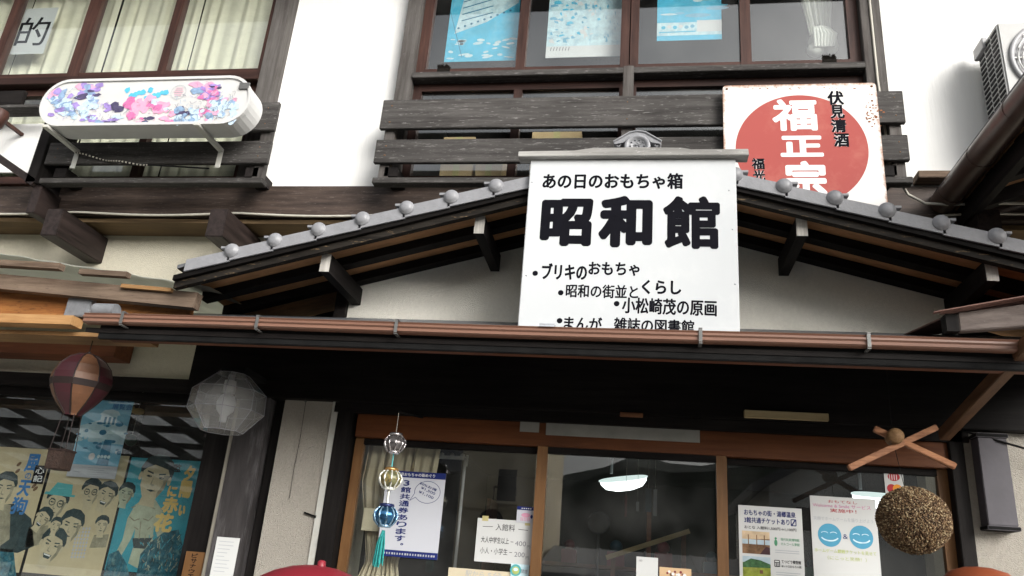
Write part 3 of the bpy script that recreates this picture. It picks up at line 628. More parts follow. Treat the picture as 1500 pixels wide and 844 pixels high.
def blue_prints():
    y = 0.235
    x0, z0, x1, z1 = -1.262, 4.61, -0.805, 5.33
    o = sheet('picture_poster', 'bright blue poster of a white ship at sea, leftmost in the middle upper window', 'poster', x0, z0, x1, z1, y, 'poster_sky', 'blue posters in the upper window')
    p = MB(); X = lambda u: x0+(x1-x0)*u; Z = lambda v: z0+(z1-z0)*v; rnd = random.Random(2)
    p.poly([(X(0.1), Z(0.30)), (X(0.55), Z(0.42)), (X(0.98), Z(0.62)), (X(0.98), Z(0.72)), (X(0.62), Z(0.95)), (X(0.2), Z(0.78))], y-L1, 'poster_foam')
    for k in range(5): p.line([(X(0.18), Z(0.44+0.07*k)), (X(0.62), Z(0.52+0.075*k))], 0.008, y-L2, 'poster_blue_dark')
    for k in range(9): p.disc(X(0.15+0.09*k), Z(0.36+0.022*k), 0.008, y-L2, 'poster_blue_dark')
    for k in range(26): p.disc(X(rnd.uniform(0.05, 0.95)), Z(rnd.uniform(0.03, 0.24)), rnd.uniform(0.012, 0.04), y-L1, 'poster_foam', rz=rnd.uniform(0.004, 0.012), rot=rnd.uniform(-0.3, 0.3))
    p.line([(X(0.0), Z(0.55)), (X(0.25), Z(0.04))], 0.004, y-L2, 'poster_blue_dark'); p.build('picture', o)
    x0, z0, x1, z1 = -0.615, 4.62, -0.148, 5.33
    o = sheet('picture_poster', 'pale blue poster crowded with little buildings and figures, second in middle upper window', 'poster', x0, z0, x1, z1, y, 'poster_foam', 'blue posters in the upper window')
    p = MB()
    for k in range(150):
        u, v = rnd.uniform(0.02, 0.94), rnd.uniform(0.14, 0.98); w_, h_ = rnd.uniform(0.01, 0.07), rnd.uniform(0.005, 0.035)
        p.poly([(X(u), Z(v)), (X(u)+w_*(x1-x0)*2*(1-u), Z(v+rnd.uniform(-.02, .02))), (X(u)+w_*(x1-x0)*(1-u), Z(v)+h_), (X(u)-0.003, Z(v)+h_*0.7)], y-L1-0.00001*k, rnd.choice(['poster_sky', 'poster_blue_pale', 'ink_white', 'poster_blue', 'poster_blue']))
    p.rect(X(0.0), Z(0.0), X(1), Z(0.12), y-L3, 'ink_white')
    for k in range(7): p.line([(X(0.06+k*0.04), Z(0.07)), (X(0.07+k*0.04), Z(0.11))], 0.004, y-L4, 'ink_grey')
    p.build('picture', o)
    x0, z0, x1, z1 = 0.065, 4.725, 0.452, 5.33
    o = sheet('picture_poster', 'turquoise poster with a white band of small pictures, third in middle upper window', 'poster', x0, z0, x1, z1, y, 'poster_sky', 'blue posters in the upper window')
    p = MB(); p.rect(X(0), Z(0.06), X(1), Z(0.22), y-L1, 'poster_foam'); p.rect(X(0.62), Z(0.10), X(1), Z(0.24), y-L2, 'ink_white')
    for k in range(6): p.disc(X(0.1+0.09*k), Z(0.16+0.01*(k % 2)), 0.013, y-L2, rnd.choice(['poster_sky', 'ink_white', 'poster_blue']))
    p.line([(X(0.03), Z(0.10)), (X(0.6), Z(0.105))], 0.008, y-L3, 'poster_sky')
    for k in range(24): p.disc(X(rnd.uniform(0.05, 0.95)), Z(rnd.uniform(0.28, 0.9)), rnd.uniform(0.02, 0.08), y-L1-0.00001*k, rnd.choice(['poster_foam', 'poster_blue', 'poster_sky']), rz=rnd.uniform(0.006, 0.016))
    p.build('picture', o)
blue_prints()
for i, (x, w_, h_, lb) in enumerate(((-1.12, 0.20, 0.30, 'tan cardboard box behind the low pane, leftmost'), (-0.52, 0.30, 0.33, 'tan cardboard box behind the low pane above the sign ridge cap'), (-0.92, 0.16, 0.26, 'narrow tan cardboard box between two wider boxes behind the low pane'))):
    b = MB().box(x-w_/2, x+w_/2, 0.30, 0.55, 3.62, 3.80+h_, 'cardboard'); b.box(x-0.02, x+0.02, 0.2985, 0.2999, 3.62, 3.80+h_, 'tape')
    tag(b.build('cardboard_box', bevel=0.004), lb, 'box', 'boxes behind the low panes')

# ------------------------------------------------------------------ entrance porch with gabled roof
XR, ZR, SL = -0.03, 3.372, 0.278
zt = lambda x: ZR-SL*abs(x-XR)
porch = thing('entrance_porch', (0, -0.2, 0), 'gabled entrance porch with grey verge tiles and white gable over glazed sliding doors', 'porch')
XA, XB = -2.10, 2.04
def slope_band(mb, y0, y1, o0, o1, m, xa=XA, xb=XB):
    for (a, b) in ((xa, XR), (XR, xb)):
        mb.hexa([(a, y0, zt(a)-o1), (b, y0, zt(b)-o1), (b, y0, zt(b)-o0), (a, y0, zt(a)-o0)], [(a, y1, zt(a)-o1), (b, y1, zt(b)-o1), (b, y1, zt(b)-o0), (a, y1, zt(a)-o0)], m)
    return mb
roof = slope_band(MB(), -0.72, 0.16, -0.005, 0.012, 'tile_dark')
roof = roof.build('roof', porch)
slope_band(MB(), -0.62, 0.155, 0.014, 0.030, 'soffit_wood').build('soffit_board', roof)
# verge tiles: a hanging face per tile plus its round end cap
step = 0.1985
for side in (-1, 1):
    k = 0
    while True:
        d0 = 0.02+k*step; d1 = d0+step+0.012; xa, xb = XR+side*d0, XR+side*d1
        if abs(xb) > 2.15: break
        lift = 0.006
        q = lambda x, o: (x, zt(x)-o)
        t_ = MB()
        A = [q(xa, -0.002), q(xb, -0.002-lift), q(xb, 0.050), q(xa, 0.056)]
        if side < 0: A = A[::-1]
        t_.prism(A, 'xz', -0.745, -0.735, 'tile_grey')
        T_ = [(xa, zt(xa)+0.004), (xb, zt(xb)+0.006+lift), (xb, zt(xb)-0.004), (xa, zt(xa)-0.006)]
        if side < 0: T_ = T_[::-1]
        t_.prism(T_, 'xz', -0.735, -0.55, 'tile_grey')
        cx = XR+side*(d0+step*0.99); cz = zt(cx)-0.004
        if abs(cx) < 2.0:
            t_.lathe([(0.0345, -0.02), (0.0345, 0.0), (0.0325, 0.0065), (0.0310, 0.0070), (0.0270, 0.0145), (0.0180, 0.0195), (0.008, 0.0215), (0.0, 0.022)], (cx, -0.745, cz), 'tile_grey', 20, axis=(0, -1, 0))
            t_.tube([(cx, -0.744, cz+0.002), (cx, -0.650, cz+0.002)], 0.0325, 'tile_grey', 14); t_.tube([(cx, -0.652, cz+0.026), (cx, -0.2, cz+0.026)], 0.032, 'tile_grey', 12)
            t_.box(cx+side*0.030, cx+side*0.056, -0.745, -0.70, cz+0.010, cz+0.021, 'tile_grey')
        t_.build('verge_tile', porch, bevel=0.0015)
        k += 1
slope_band(MB(), -0.732, -0.690, 0.050, 0.074, 'black_wood_x').build('bargeboard', porch)
slope_band(MB(), -0.712, -0.680, 0.076, 0.106, 'barge_wood').build('bargeboard', porch)
for y in (-0.475, -0.265): slope_band(MB(), y, y+0.062, 0.031, 0.074, 'black_wood_x').build('rafter', porch)
for (x, z) in ((-1.42, 2.81), (-0.722, 3.008), (0.665, 3.012), (1.38, 2.824)):
    MB().box(x-0.0225, x+0.0225, -0.648, -0.19, z, z+0.086, 'black_wood_y').box(x-0.0225, x+0.0225, -0.652, -0.6485, z, z+0.086, 'end_grain').build('purlin', porch)
MB().prism([(-2.02, 2.64), (-1.522, 2.64), (-1.522, 2.90), (-2.02, 2.76)], 'xz', 0.06, 0.12, 'black_wood_x').build('side_board', porch); MB().prism([(1.462, 2.64), (2.0, 2.64), (2.0, 2.74), (1.462, 2.90)], 'xz', 0.06, 0.12, 'black_wood_x').build('side_board', porch)
MB().box(-1.52, -1.461, -0.23, 0.3, 2.66, 2.90, 'black_wood_y').build('corner_post', porch); MB().box(1.401, 1.46, -0.23, 0.3, 2.66, 2.90, 'black_wood_y').build('corner_post', porch)
gw = MB().prism([(-1.46, 2.70), (1.40, 2.70), (1.40, zt(1.40)-0.032), (XR, zt(XR)-0.032), (-1.46, zt(-1.46)-0.032)], 'xz', -0.20, -0.10, 'gable_plaster').build('gable_wall', porch)
# lower eave between gutter and door head
MB().hexa([(-2.36, -0.86, 2.425), (1.9, -0.86, 2.425), (1.9, -0.06, 2.62), (-2.36, -0.06, 2.62)], [(-2.36, -0.86, 2.445), (1.9, -0.86, 2.445), (1.9, -0.06, 2.64), (-2.36, -0.06, 2.64)], 'black_wood_x').build('eave_board', porch)
MB().hexa([(-2.36, -0.89, 2.475), (1.9, -0.89, 2.475), (1.9, -0.21, 2.70), (-2.36, -0.21, 2.70)], [(-2.36, -0.89, 2.495), (1.9, -0.89, 2.495), (1.9, -0.21, 2.74), (-2.36, -0.21, 2.74)], 'tile_dark').build('pent_roof', porch)
MB().box(-2.30, 1.9, -0.855, -0.835, 2.400, 2.474, 'soot').build('fascia', porch, bevel=0.003)
MB().box(-2.30, 1.9, -0.78, -0.74, 2.418, 2.440, 'red_wood_x').build('eave_batten', porch)
MB().box(-2.33, 1.9, -0.06, 0.09, 2.352, 2.66, 'black_wood_x').build('header_beam', porch, bevel=0.004)
MB().box(-1.52, 1.46, -0.02, 0.14, 2.300, 2.350, 'black_wood_x').build('head_rail', porch)
MB().box(-1.50, -1.415, -0.02, 0.16, 0, 2.30, 'black_wood_z').build('jamb_post', porch, bevel=0.003)
MB().box(1.375, 1.435, -0.02, 0.16, 0, 2.35, 'black_wood_z').build('jamb_post', porch, bevel=0.003)
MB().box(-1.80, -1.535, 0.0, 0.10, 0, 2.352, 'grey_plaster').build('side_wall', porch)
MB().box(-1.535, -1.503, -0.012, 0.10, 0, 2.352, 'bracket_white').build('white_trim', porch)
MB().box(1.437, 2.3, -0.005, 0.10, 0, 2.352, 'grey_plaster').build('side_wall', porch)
MB().box(-1.86, -1.802, 0.03, 0.12, 0, 2.352, 'black_wood_z').build('side_post', porch)
pil = MB().box(-2.035, -1.868, -0.03, 0.20, 0, 2.352, 'pillar_wood').build('pillar', porch, bevel=0.004)
MB().box(-2.225, -2.075, 0.05, 0.16, 0, 2.352, 'black_wood_z').build('corner_post', porch)
# doors
MB().box(-1.40, 1.374, 0.0, 0.12, 2.185, 2.299, 'door_wood_x').build('transom', porch, bevel=0.003)
def door(x0, x1, y, sl, sr):
    f = MB(); zb, zt_ = 0.06, 2.184
    f.box(x0, x0+sl, y, y+0.035, zb, zt_, 'door_wood_z'); f.box(x1-sr, x1, y, y+0.035, zb, zt_, 'door_wood_z')
    f.box(x0+sl, x1-sr, y+0.001, y+0.034, zt_-0.03, zt_, 'black_wood_x'); f.box(x0+sl, x1-sr, y+0.001, y+0.034, zb, zb+0.35, 'door_wood_x')
    d = f.build('sliding_door', porch)
    MB().box(x0+sl, x1-sr, y+0.015, y+0.019, zb+0.35, zt_-0.03, 'door_glass').build('pane', d)
door(-1.405, -0.45, 0.035, 0.045, 0.02); door(-0.474, 0.408, 0.0, 0.05, 0.045); door(0.395, 1.376, 0.04, 0.02, 0.045)
for (a, b, c, d) in ((800, 612, 1025, 643), (762, 612, 790, 633)):
    mb = MB(); q = rc(a, b, c, d, -0.004); mb.box(q[0], q[2], -0.006, -0.003, q[1], min(q[3], 2.298), 'strip_grey'); mb.build('transom_strip', porch)
# ridge ornament, half hidden by the sign cap
def ornament():
    cx, cz, y = -0.028, 3.375, -0.735
    o = MB()
    o.lathe([(0.057, 0), (0.057, 0.045), (0.053, 0.050), (0.042, 0.050), (0.039, 0.043), (0.0, 0.043)], (cx, y, cz), 'tile_grey', 32, axis=(0, -1, 0))
    for k in range(10):
        a = 2*math.pi*k/10; o.ball((cx+0.030*math.cos(a), y-0.043, cz+0.030*math.sin(a)), 0.0045, 'tile_dark', 8, 6)
    for k in range(3):
        a0 = 2*math.pi*k/3
        o.tube([(cx+0.006*math.cos(a0), y-0.044, cz+0.006*math.sin(a0)), (cx+0.014*math.cos(a0+0.7), y-0.045, cz+0.014*math.sin(a0+0.7)), (cx+0.017*math.cos(a0+1.7), y-0.044, cz+0.017*math.sin(a0+1.7))], [0.006, 0.004, 0.0015], 'tile_grey', 8)
    # curled wings and the arched crest above
    crest = [(-0.105, 0.030), (-0.098, 0.020), (-0.06, 0.028), (-0.038, 0.052), (0.0, 0.066), (0.038, 0.052), (0.06, 0.028), (0.098, 0.020), (0.105, 0.030), (0.098, 0.040), (0.058, 0.060), (0.035, 0.076), (0.0, 0.083), (-0.035, 0.076), (-0.058, 0.060), (-0.098, 0.040)]
    o.prism([(cx+a, cz+b) for a, b in crest], 'xz', y-0.028, y+0.03, 'tile_grey')
    rim = [(cx+a, y-0.030, cz+b+0.002) for a, b in [(-0.104, 0.030), (-0.058, 0.060), (-0.035, 0.076), (0, 0.083), (0.035, 0.076), (0.058, 0.060), (0.104, 0.030)]]
    o.tube(rim, 0.0045, 'tile_grey', 8)
    for s in (-1, 1):
        o.prism([(cx+s*a, cz+b) for a, b in ([(0.04, -0.055), (0.118, -0.055), (0.120, -0.035), (0.106, -0.005), (0.075, 0.008), (0.05, 0.006)] if s < 0 else [(0.04, -0.055), (0.118, -0.055), (0.120, -0.035), (0.106, -0.005), (0.075, 0.008), (0.05, 0.006)][::-1])], 'xz', y-0.012, y+0.03, 'tile_grey')
        sp = [(cx+s*(0.084+0.014*math.cos(t)*(1-t/9)), y-0.016, cz+0.030-0.004+0.012*math.sin(t)*(1-t/9)-0.006) for t in [k*0.5 for k in range(14)]]
        o.tube(sp, 0.0045, 'tile_grey', 6)
        for k in range(4): o.ball((cx+s*(0.112-0.016*k), y-0.014, cz-0.022-0.004*(k % 2)), 0.012, 'tile_grey', 10, 8)
    o.lathe([(0.048, 0), (0.048, 0.85)], (cx, y+0.02, cz-0.005), 'tile_dark', 16, axis=(0, 1, 0))
    return o.build('ridge_ornament', roof)
ornament()

# ------------------------------------------------------------------ brown gutter along the eave
gut = thing('rain_gutter', (-0.5, -0.93, 2.43), 'long copper brown rain gutter under the white shop sign', 'gutter')
GX0, GX1 = -2.352, 1.9
prof = [(-0.935, 2.480), (-0.955, 2.447), (-0.985, 2.447), (-0.995, 2.453), (-0.992, 2.468), (-0.999, 2.475), (-0.999, 2.484), (-0.992, 2.489), (-0.997, 2.496), (-0.990, 2.500), (-0.985, 2.496), (-0.985, 2.457), (-0.96, 2.457), (-0.942, 2.484)]
sg = MB(); n = len(prof); XS = [GX0+(GX1-GX0)*i/30 for i in range(31)]
vs = []
for i, x in enumerate(XS):
    s = 0.002*math.sin(i*0.35)
    vs += [(x, a+0.09, 2.500+(b-2.500)*0.82+s) for a, b in prof]
sg.add(vs, [(i*n+k, i*n+(k+1) % n, (i+1)*n+(k+1) % n, (i+1)*n+k) for i in range(30) for k in range(n)]+[tuple(range(n)), tuple(range(30*n+n-1, 30*n-1, -1))], 'gutter_brown')
sg.build('trough', gut)
for px in (175, 375, 580, 801, 1026, 1271):
    x = at(px, 484, -0.905).x; w_ = 0.0065 if px != 801 else 0.03
    g = MB(); mm = 'steel' if px != 801 else 'ink_pale_grey'
    g.box(x-w_, x+w_, -0.9135, -0.911, 2.452, 2.502, mm) if px != 801 else g.box(x-w_, x+w_, -0.9135, -0.911, 2.494, 2.502, mm)
    g.box(x-w_, x+w_, -0.9135, -0.88, 2.503, 2.507, mm)
    if px != 801: g.box(x-w_, x+w_, -0.91, -0.86, 2.446, 2.450, mm)
    g.build('bracket' if px != 801 else 'joint_sleeve', gut)
MB().lathe([(0.032, 0), (0.032, 0.10)], (-2.33, -0.87, 2.52), 'zinc', 16, axis=(1, 0, 0)).build('end_pipe', gut)

# ------------------------------------------------------------------ main white sign board
SY = -0.775
sx0, sx1 = -0.492, 0.386
sign = thing('shop_sign', (-0.05, SY, 2.46), 'large white shop sign board with black brush lettering hung on the gable', 'sign')
MB().box(sx0, sx1, SY, SY+0.025, 2.462, 3.31, 'sign_white').build('board', sign, bevel=0.003)
cap = MB(); top = [(-0.545, 3.337), (-0.30, 3.340), (-0.22, 3.352), (-0.02, 3.354), (0.16, 3.350), (0.20, 3.342), (0.435, 3.342)]
cap.prism([(-0.545, 3.312), (0.437, 3.312)]+[p_ for p_ in top[::-1]], 'xz', SY-0.03, SY+0.035, 'grey_cap'); cap.build('ridge_cap', sign, bevel=0.002)
lt = MB(); B = lambda a, b, c, d: rc(a, b, c, d, SY)
lt.text('あの日のおもちゃ箱', B(795, 254, 1000.5, 277), SY-L1, 'ink_black', 0.030)
lt.text('昭', B(792, 291, 868, 361), SY-L1, 'ink_black', 0.046); lt.text('和', B(877, 287, 956, 363), SY-L1, 'ink_black', 0.048); lt.text('館', B(971, 287.5, 1055, 365), SY-L1, 'ink_black', 0.036)
for (px, py) in ((784, 400.5), (821.4, 429), (903.3, 445), (819.8, 470)):
    p = at(px, py, SY); lt.disc(p.x, p.z, 0.0115, SY-L1, 'ink_black')
lt.text('ブリキの', B(793.6, 386, 860, 410), SY-L1, 'ink_black', 0.028); lt.text('おもちゃ', B(862, 384, 937, 404), SY-L1, 'ink_black', 0.028)
lt.text('昭和の街並と', B(828.8, 417, 935, 437), SY-L1, 'ink_black', 0.022); lt.text('くらし', B(940, 410.5, 998, 431.5), SY-L1, 'ink_black', 0.032)
lt.text('小松崎茂の原画', B(911, 437.5, 1050, 461.5), SY-L1, 'ink_black', 0.024, rot=-0.012)
lt.text('まんが', B(826, 464, 882, 484), SY-L1, 'ink_black', 0.024, rot=-0.02); lt.text('雑誌の図書館', B(899, 467, 1017, 488), SY-L1, 'ink_black', 0.024, rot=-0.012)
lt.build('lettering', sign)
sc = MB()
for (x, z) in ((sx0+0.014, 3.20), (sx1-0.03, 3.16), (sx0+0.02, 2.76), (sx1-0.014, 2.74), (sx1-0.02, 2.98)): sc.lathe([(0.0035, 0), (0.003, 0.002), (0, 0.003)], (x, SY, z), 'ink_pale_grey', 8, axis=(0, -1, 0))
sc.build('screw', sign)
MB().box(-0.40, -0.34, SY+0.026, -0.60, 2.9, 2.96, 'black_wood_y').box(0.24, 0.30, SY+0.026, -0.60, 2.9, 2.96, 'black_wood_y').build('bracket', sign)

# ------------------------------------------------------------------ round-disc enamel sign
EY = -0.085
ex0, ex1, ez0, ez1 = 0.415, 1.198, 3.200, 4.166
es = thing('enamel_sign', ((ex0+ex1)/2, EY, (ez0+ez1)/2), 'rusty white enamel sign with a red disc and white brush characters', 'sign')
pl = MB(); r_ = 0.02
pts = []
for (cx, cz, a0) in ((ex1-r_, ez1-r_, 0), (ex0+r_, ez1-r_, 90), (ex0+r_, ez0+r_, 180), (ex1-r_, ez0+r_, 270)):
    pts += [(cx+r_*math.cos(R(a0+k*22.5)), cz+r_*math.sin(R(a0+k*22.5))) for k in range(5)]
pl.prism(pts, 'xz', EY, EY+0.006, 'enamel_white'); plate = pl.build('plate', es)
E_ = lambda a, b, c, d: rc(a, b, c, d, EY)
q = E_(1078, 139.6, 1274, 335); cxx, czz, rr = (q[0]+q[2])/2, q[3]-(q[2]-q[0])/2, (q[2]-q[0])/2
MB().disc(cxx, czz, rr, EY-L1, 'enamel_red', n=96).build('red_disc', es)
lt = MB()
lt.text('福', E_(1131, 145.5, 1197, 192), EY-L2, 'ink_white', 0.034); lt.text('正', E_(1143, 199, 1206, 230), EY-L2, 'ink_white', 0.045); lt.text('宗', E_(1149, 236, 1211, 289), EY-L2, 'ink_white', 0.040)
for (ch, bx) in (('伏', (1212, 133.5, 1236, 154)), ('見', (1216, 154, 1237, 174)), ('清', (1217, 174.5, 1240, 194.5)), ('酒', (1221, 195, 1244, 215.5))):
    lt.text(ch, E_(*bx), EY-L2, 'ink_white', 0.055); lt.text(ch, E_(*bx), EY-L3, 'ink_black', 0.034)
for (ch, bx) in (('福', (1101, 232, 1120, 248.5)), ('光', (1103, 249, 1121, 265.5))):
    lt.text(ch, E_(*bx), EY-L2, 'ink_white', 0.05); lt.text(ch, E_(*bx), EY-L3, 'ink_black', 0.032)
lt.build('lettering', es)
st = MB(); rnd = random.Random(11)
for k in range(46):
    u = rnd.gauss(0, 1); p = at(1278+u*5, 165+rnd.gauss(0, 1)*11, EY); st.disc(p.x, p.z, rnd.uniform(0.002, 0.008), EY-L1-0.00001*k, 'rust', rz=rnd.uniform(0.002, 0.006), n=7)
for k in range(30):
    p = at(rnd.uniform(1088, 1270), 128+abs(rnd.gauss(0, 1.0))*1.2, EY); st.disc(p.x, p.z, rnd.uniform(0.001, 0.006), EY-L1-0.00001*k, 'rust', rz=rnd.uniform(0.001, 0.003), n=7)
st.build('rust_stain', es)
hl = MB()
for (x, z) in ((ex0+0.022, ez1-0.022), (ex1-0.022, ez1-0.022)): hl.lathe([(0.007, 0), (0.006, 0.003), (0, 0.004)], (x, EY-0.0002, z), 'ink_brown', 10, axis=(0, -1, 0))
hl.build('nail', es)

# ------------------------------------------------------------------ stadium shaped lightbox
def lightbox():
    y0, y1 = -0.30, -0.155; x0, x1, z0, z1 = -3.505, -2.185, 3.825, 4.140; tiltv = 0.0
    r = (z1-z0)/2; cz = (z0+z1)/2
    def stad(rr, n=16):
        o = []
        for k in range(n+1): a = R(90)-math.pi*k/n; o.append((x1-r+rr*math.cos(a), cz+rr*math.sin(a)))
        for k in range(n+1): a = R(-90)-math.pi*k/n; o.append((x0+r+rr*math.cos(a), cz+rr*math.sin(a)))
        return o
    t = thing('lightbox_sign', ((x0+x1)/2, y0, z0), 'white pill shaped lightbox with pink and blue printed pictures, bracketed to left railing', 'sign')
    MB().prism(stad(r), 'xz', y0, y1, 'box_white').build('housing', t, bevel=0.003)
    rim = MB(); a, b = stad(r+0.003), stad(r-0.014); n = len(a)
    vs = [(p[0], y0-0.010, p[1]) for p in a]+[(p[0], y0-0.010, p[1]) for p in b]+[(p[0], y0+0.012, p[1]) for p in a]+[(p[0], y0-0.001, p[1]) for p in b]
    rim.add(vs, [f for i in range(n) for j in [(i+1) % n] for f in ((i, i+n, j+n, j), (i, j, j+2*n, i+2*n), (i+n, i+3*n, j+3*n, j+n))], 'box_white'); rim.build('rim', t)
    y = y0-0.002; p = MB(); P = lambda px, py: (at(px, py, y).x, at(px, py, y).z)
    def blob(px, py, rx, rz, m, k=1, rot=0.0, seed=0):
        c = P(px, py); rnd = random.Random(seed+int(px)); n = 30; w1, w2 = rnd.uniform(2.5, 5.5), rnd.uniform(0, 6)
        p.poly([(c[0]+rx*0.00345*(1+0.16*math.sin(w1*tt+w2))*math.cos(tt+rot), c[1]+rz*0.00345*(1+0.14*math.cos(w1*tt+w2))*math.sin(tt)) for tt in [2*math.pi*q/n for q in range(n)]], y-0.0004*k, m)
    # abstract patches only: the printed characters are left out
    rnd = random.Random(9); LV = [0]
    def cluster(px, py, w_, h_, mats, n, sc=1.0):
        for q in range(n):
            k = 1-q/n; a, b = px+rnd.uniform(-w_, w_), py+rnd.uniform(-h_, h_); LV[0] += 1
            rr = (0.30+0.45*k)*sc; b = min(b, 181); blob(a, b, max(2.0, w_*rr*rnd.uniform(0.85, 1.35)), max(2.0, min(h_*rr*rnd.uniform(0.9, 1.4), 185-b)), mats[q % len(mats)], 1+LV[0]*0.012, rot=rnd.uniform(-0.5, 0.5), seed=LV[0])
    cluster(90, 143, 15, 13, ['blob_steel', 'blob_violet', 'blob_steel', 'blob_rose', 'blob_pale'], 12); cluster(90, 163, 16, 9, ['blob_steel', 'blob_pale', 'blob_violet'], 9)
    cluster(132, 133, 16, 9, ['blob_violet', 'blob_steel', 'blob_violet', 'blob_dark', 'blob_rose'], 14); cluster(131, 153, 13, 11, ['blob_pale', 'blob_steel', 'blob_pale', 'blob_pale'], 8); cluster(112, 168, 12, 10, ['blob_pale', 'blob_steel', 'blob_pale'], 8); cluster(133, 175, 13, 6, ['blob_steel', 'blob_violet', 'blob_pale'], 8)
    cluster(166, 160, 13, 7, ['blob_dark', 'blob_dark', 'blob_violet'], 7); cluster(167, 171, 11, 3, ['blob_pale'], 4); cluster(166, 179, 14, 4, ['blob_violet', 'blob_dark'], 6)
    cluster(205, 157, 16, 13, ['blob_rose', 'blob_rose', 'blob_pink', 'blob_pink', 'blob_rose'], 11); cluster(200, 178, 9, 5, ['blob_pink', 'blob_rose'], 5); cluster(214, 178, 8, 5, ['blob_dark', 'blob_dark', 'blob_steel'], 5)
    cluster(241, 157, 13, 10, ['blob_rose', 'blob_pink', 'blob_rose', 'blob_pale', 'blob_rose'], 9); cluster(240, 177, 12, 5, ['blob_pink', 'blob_rose'], 6)
    for k in range(11): blob(187+k*5.6, 134+(k % 3)*3.5-2+(k % 2)*4, 5.0, 5.5-(k % 2)*1.5, 'blob_blue', 1+0.02*k, seed=k)
    cluster(299, 133, 17, 11, ['blob_rose', 'blob_pink', 'blob_violet', 'blob_rose', 'blob_pink', 'blob_steel'], 16); cluster(318, 128, 9, 4, ['blob_violet', 'blob_dark'], 5)
    cluster(272, 170, 16, 11, ['blob_steel', 'blob_pale', 'blob_steel', 'blob_dark', 'blob_pale'], 18, 0.8); cluster(297, 168, 10, 8, ['blob_rose', 'blob_pink', 'blob_pale'], 10); cluster(325, 160, 20, 18, ['blob_pale', 'blob_pale', 'blob_steel', 'blob_pale', 'blob_rose'], 26, 0.6)
    def scrawl(n, xa, xb, ya, yb, mats, L_=9):
        for k in range(n):
            a = (rnd.uniform(xa, xb), rnd.uniform(ya, yb)); b = (a[0]+rnd.uniform(-L_, L_), min(182, a[1]+rnd.uniform(-L_, L_)*0.8)); bow = rnd.uniform(-3, 3)
            p.line([P(*a), P(a[0]*0.67+b[0]*0.33+bow, a[1]*0.67+b[1]*0.33-bow), P(a[0]*0.33+b[0]*0.67+bow, a[1]*0.33+b[1]*0.67-bow), P(*b)], 0.0019, y-0.0060-0.00001*k, rnd.choice(mats))
    scrawl(95, 258, 346, 138, 180, ['ink_grey', 'blob_dark', 'blob_steel']); scrawl(40, 76, 112, 134, 176, ['blob_dark', 'blob_steel', 'blob_violet'], 7); scrawl(40, 106, 148, 128, 178, ['blob_steel', 'blob_dark', 'blob_violet'], 8); scrawl(18, 152, 182, 150, 180, ['blob_dark'], 6); scrawl(24, 190, 256, 146, 180, ['blob_pink', 'blob_dark'], 7); scrawl(20, 284, 318, 122, 144, ['blob_pink', 'blob_violet'], 7)
    c = P(262, 135); p.ring(c[0], c[1], 0.047, 0.003, y-L4, 'ink_pale_grey')
    for k in range(5): p.line([(c[0]-0.030+0.004*abs(k-2), c[1]+0.026-0.0125*k), (c[0]+0.030-0.004*abs(k-2), c[1]+0.026-0.0125*k)], 0.0035, y-L4, 'blob_rose')
    p.build('picture', t)
    for (x) in (-3.415, -2.468):
        b = MB(); b.box(x-0.017, x+0.017, -0.325, -0.035, 3.806, 3.8245, 'bracket_white'); b.box(x-0.017, x+0.017, -0.036, -0.0315, 3.70, 3.8245, 'bracket_white')
        b.build('bracket', t, bevel=0.002)
    ro = MB(); pts = [(-3.415+0.0107*k*2, -0.05-0.012*math.sin(k*0.5), 3.80-0.085*math.sin(k/24*1.5)) for k in range(25)]
    for k in range(24):
        m_ = tuple((a+b)/2 for a, b in zip(pts[k], pts[k+1])); ro.tube([pts[k], m_], 0.0055, 'cable_cream', 6); ro.tube([m_, pts[k+1]], 0.0050, 'ink_black', 6)
    ro.tube([pts[24]]+[(-2.90+0.03*k, -0.045, 3.715-0.002*k) for k in range(1, 14)], 0.005, 'cable_black', 6); ro.build('rope', t)
    MB().box(-2.27, -2.21, y0-0.012, y0-0.002, 4.05, 4.09, 'steel').build('latch', t)
    return t
lightbox()

# ------------------------------------------------------------------ cables on the girder
c = MB(); pts = []
for i in range(61):
    x = -5.0+i*0.08; s = abs(math.sin((x+3.45)*math.pi/1.05)); pts.append((x, 0.150, 3.497-0.018*s))
c.tube(pts, 0.007, 'cable_cream', 6)
lp = [(-3.66+0.045*math.cos(t), 0.12, 3.485+0.03*math.sin(t)) for t in [k*0.5 for k in range(14)]]; c.tube(lp, 0.007, 'cable_cream', 6)
tag(c.build('wall_cable'), 'pale cable running along the foot of the dark girder', 'cable')
c = MB(); P = lambda px, py, y=0.04: tuple(at(px, py, y))
c.tube([(1.262, 0.08, 5.35), (1.262, 0.08, 4.3), (1.265, 0.02, 3.72), P(1316, 262), P(1330, 285), P(1355, 298), P(1390, 300), P(1450, 298), P(1520, 298)], 0.007, 'cable_cream', 6)
c.tube([P(1380, 316, 0.1), P(1430, 313, 0.1), P(1520, 314, 0.1)], 0.006, 'cable_cream', 6)
tag(c.build('wall_cable'), 'pale cable dropping beside the enamel sign and running off to the right', 'cable')
c = MB().box(1.42, 1.62, 0.09, 0.185, 3.70, 3.74, 'old_batten'); tag(c.build('ledge_board', bevel=0.003), 'short brown board on the foot of the right white wall', 'board')

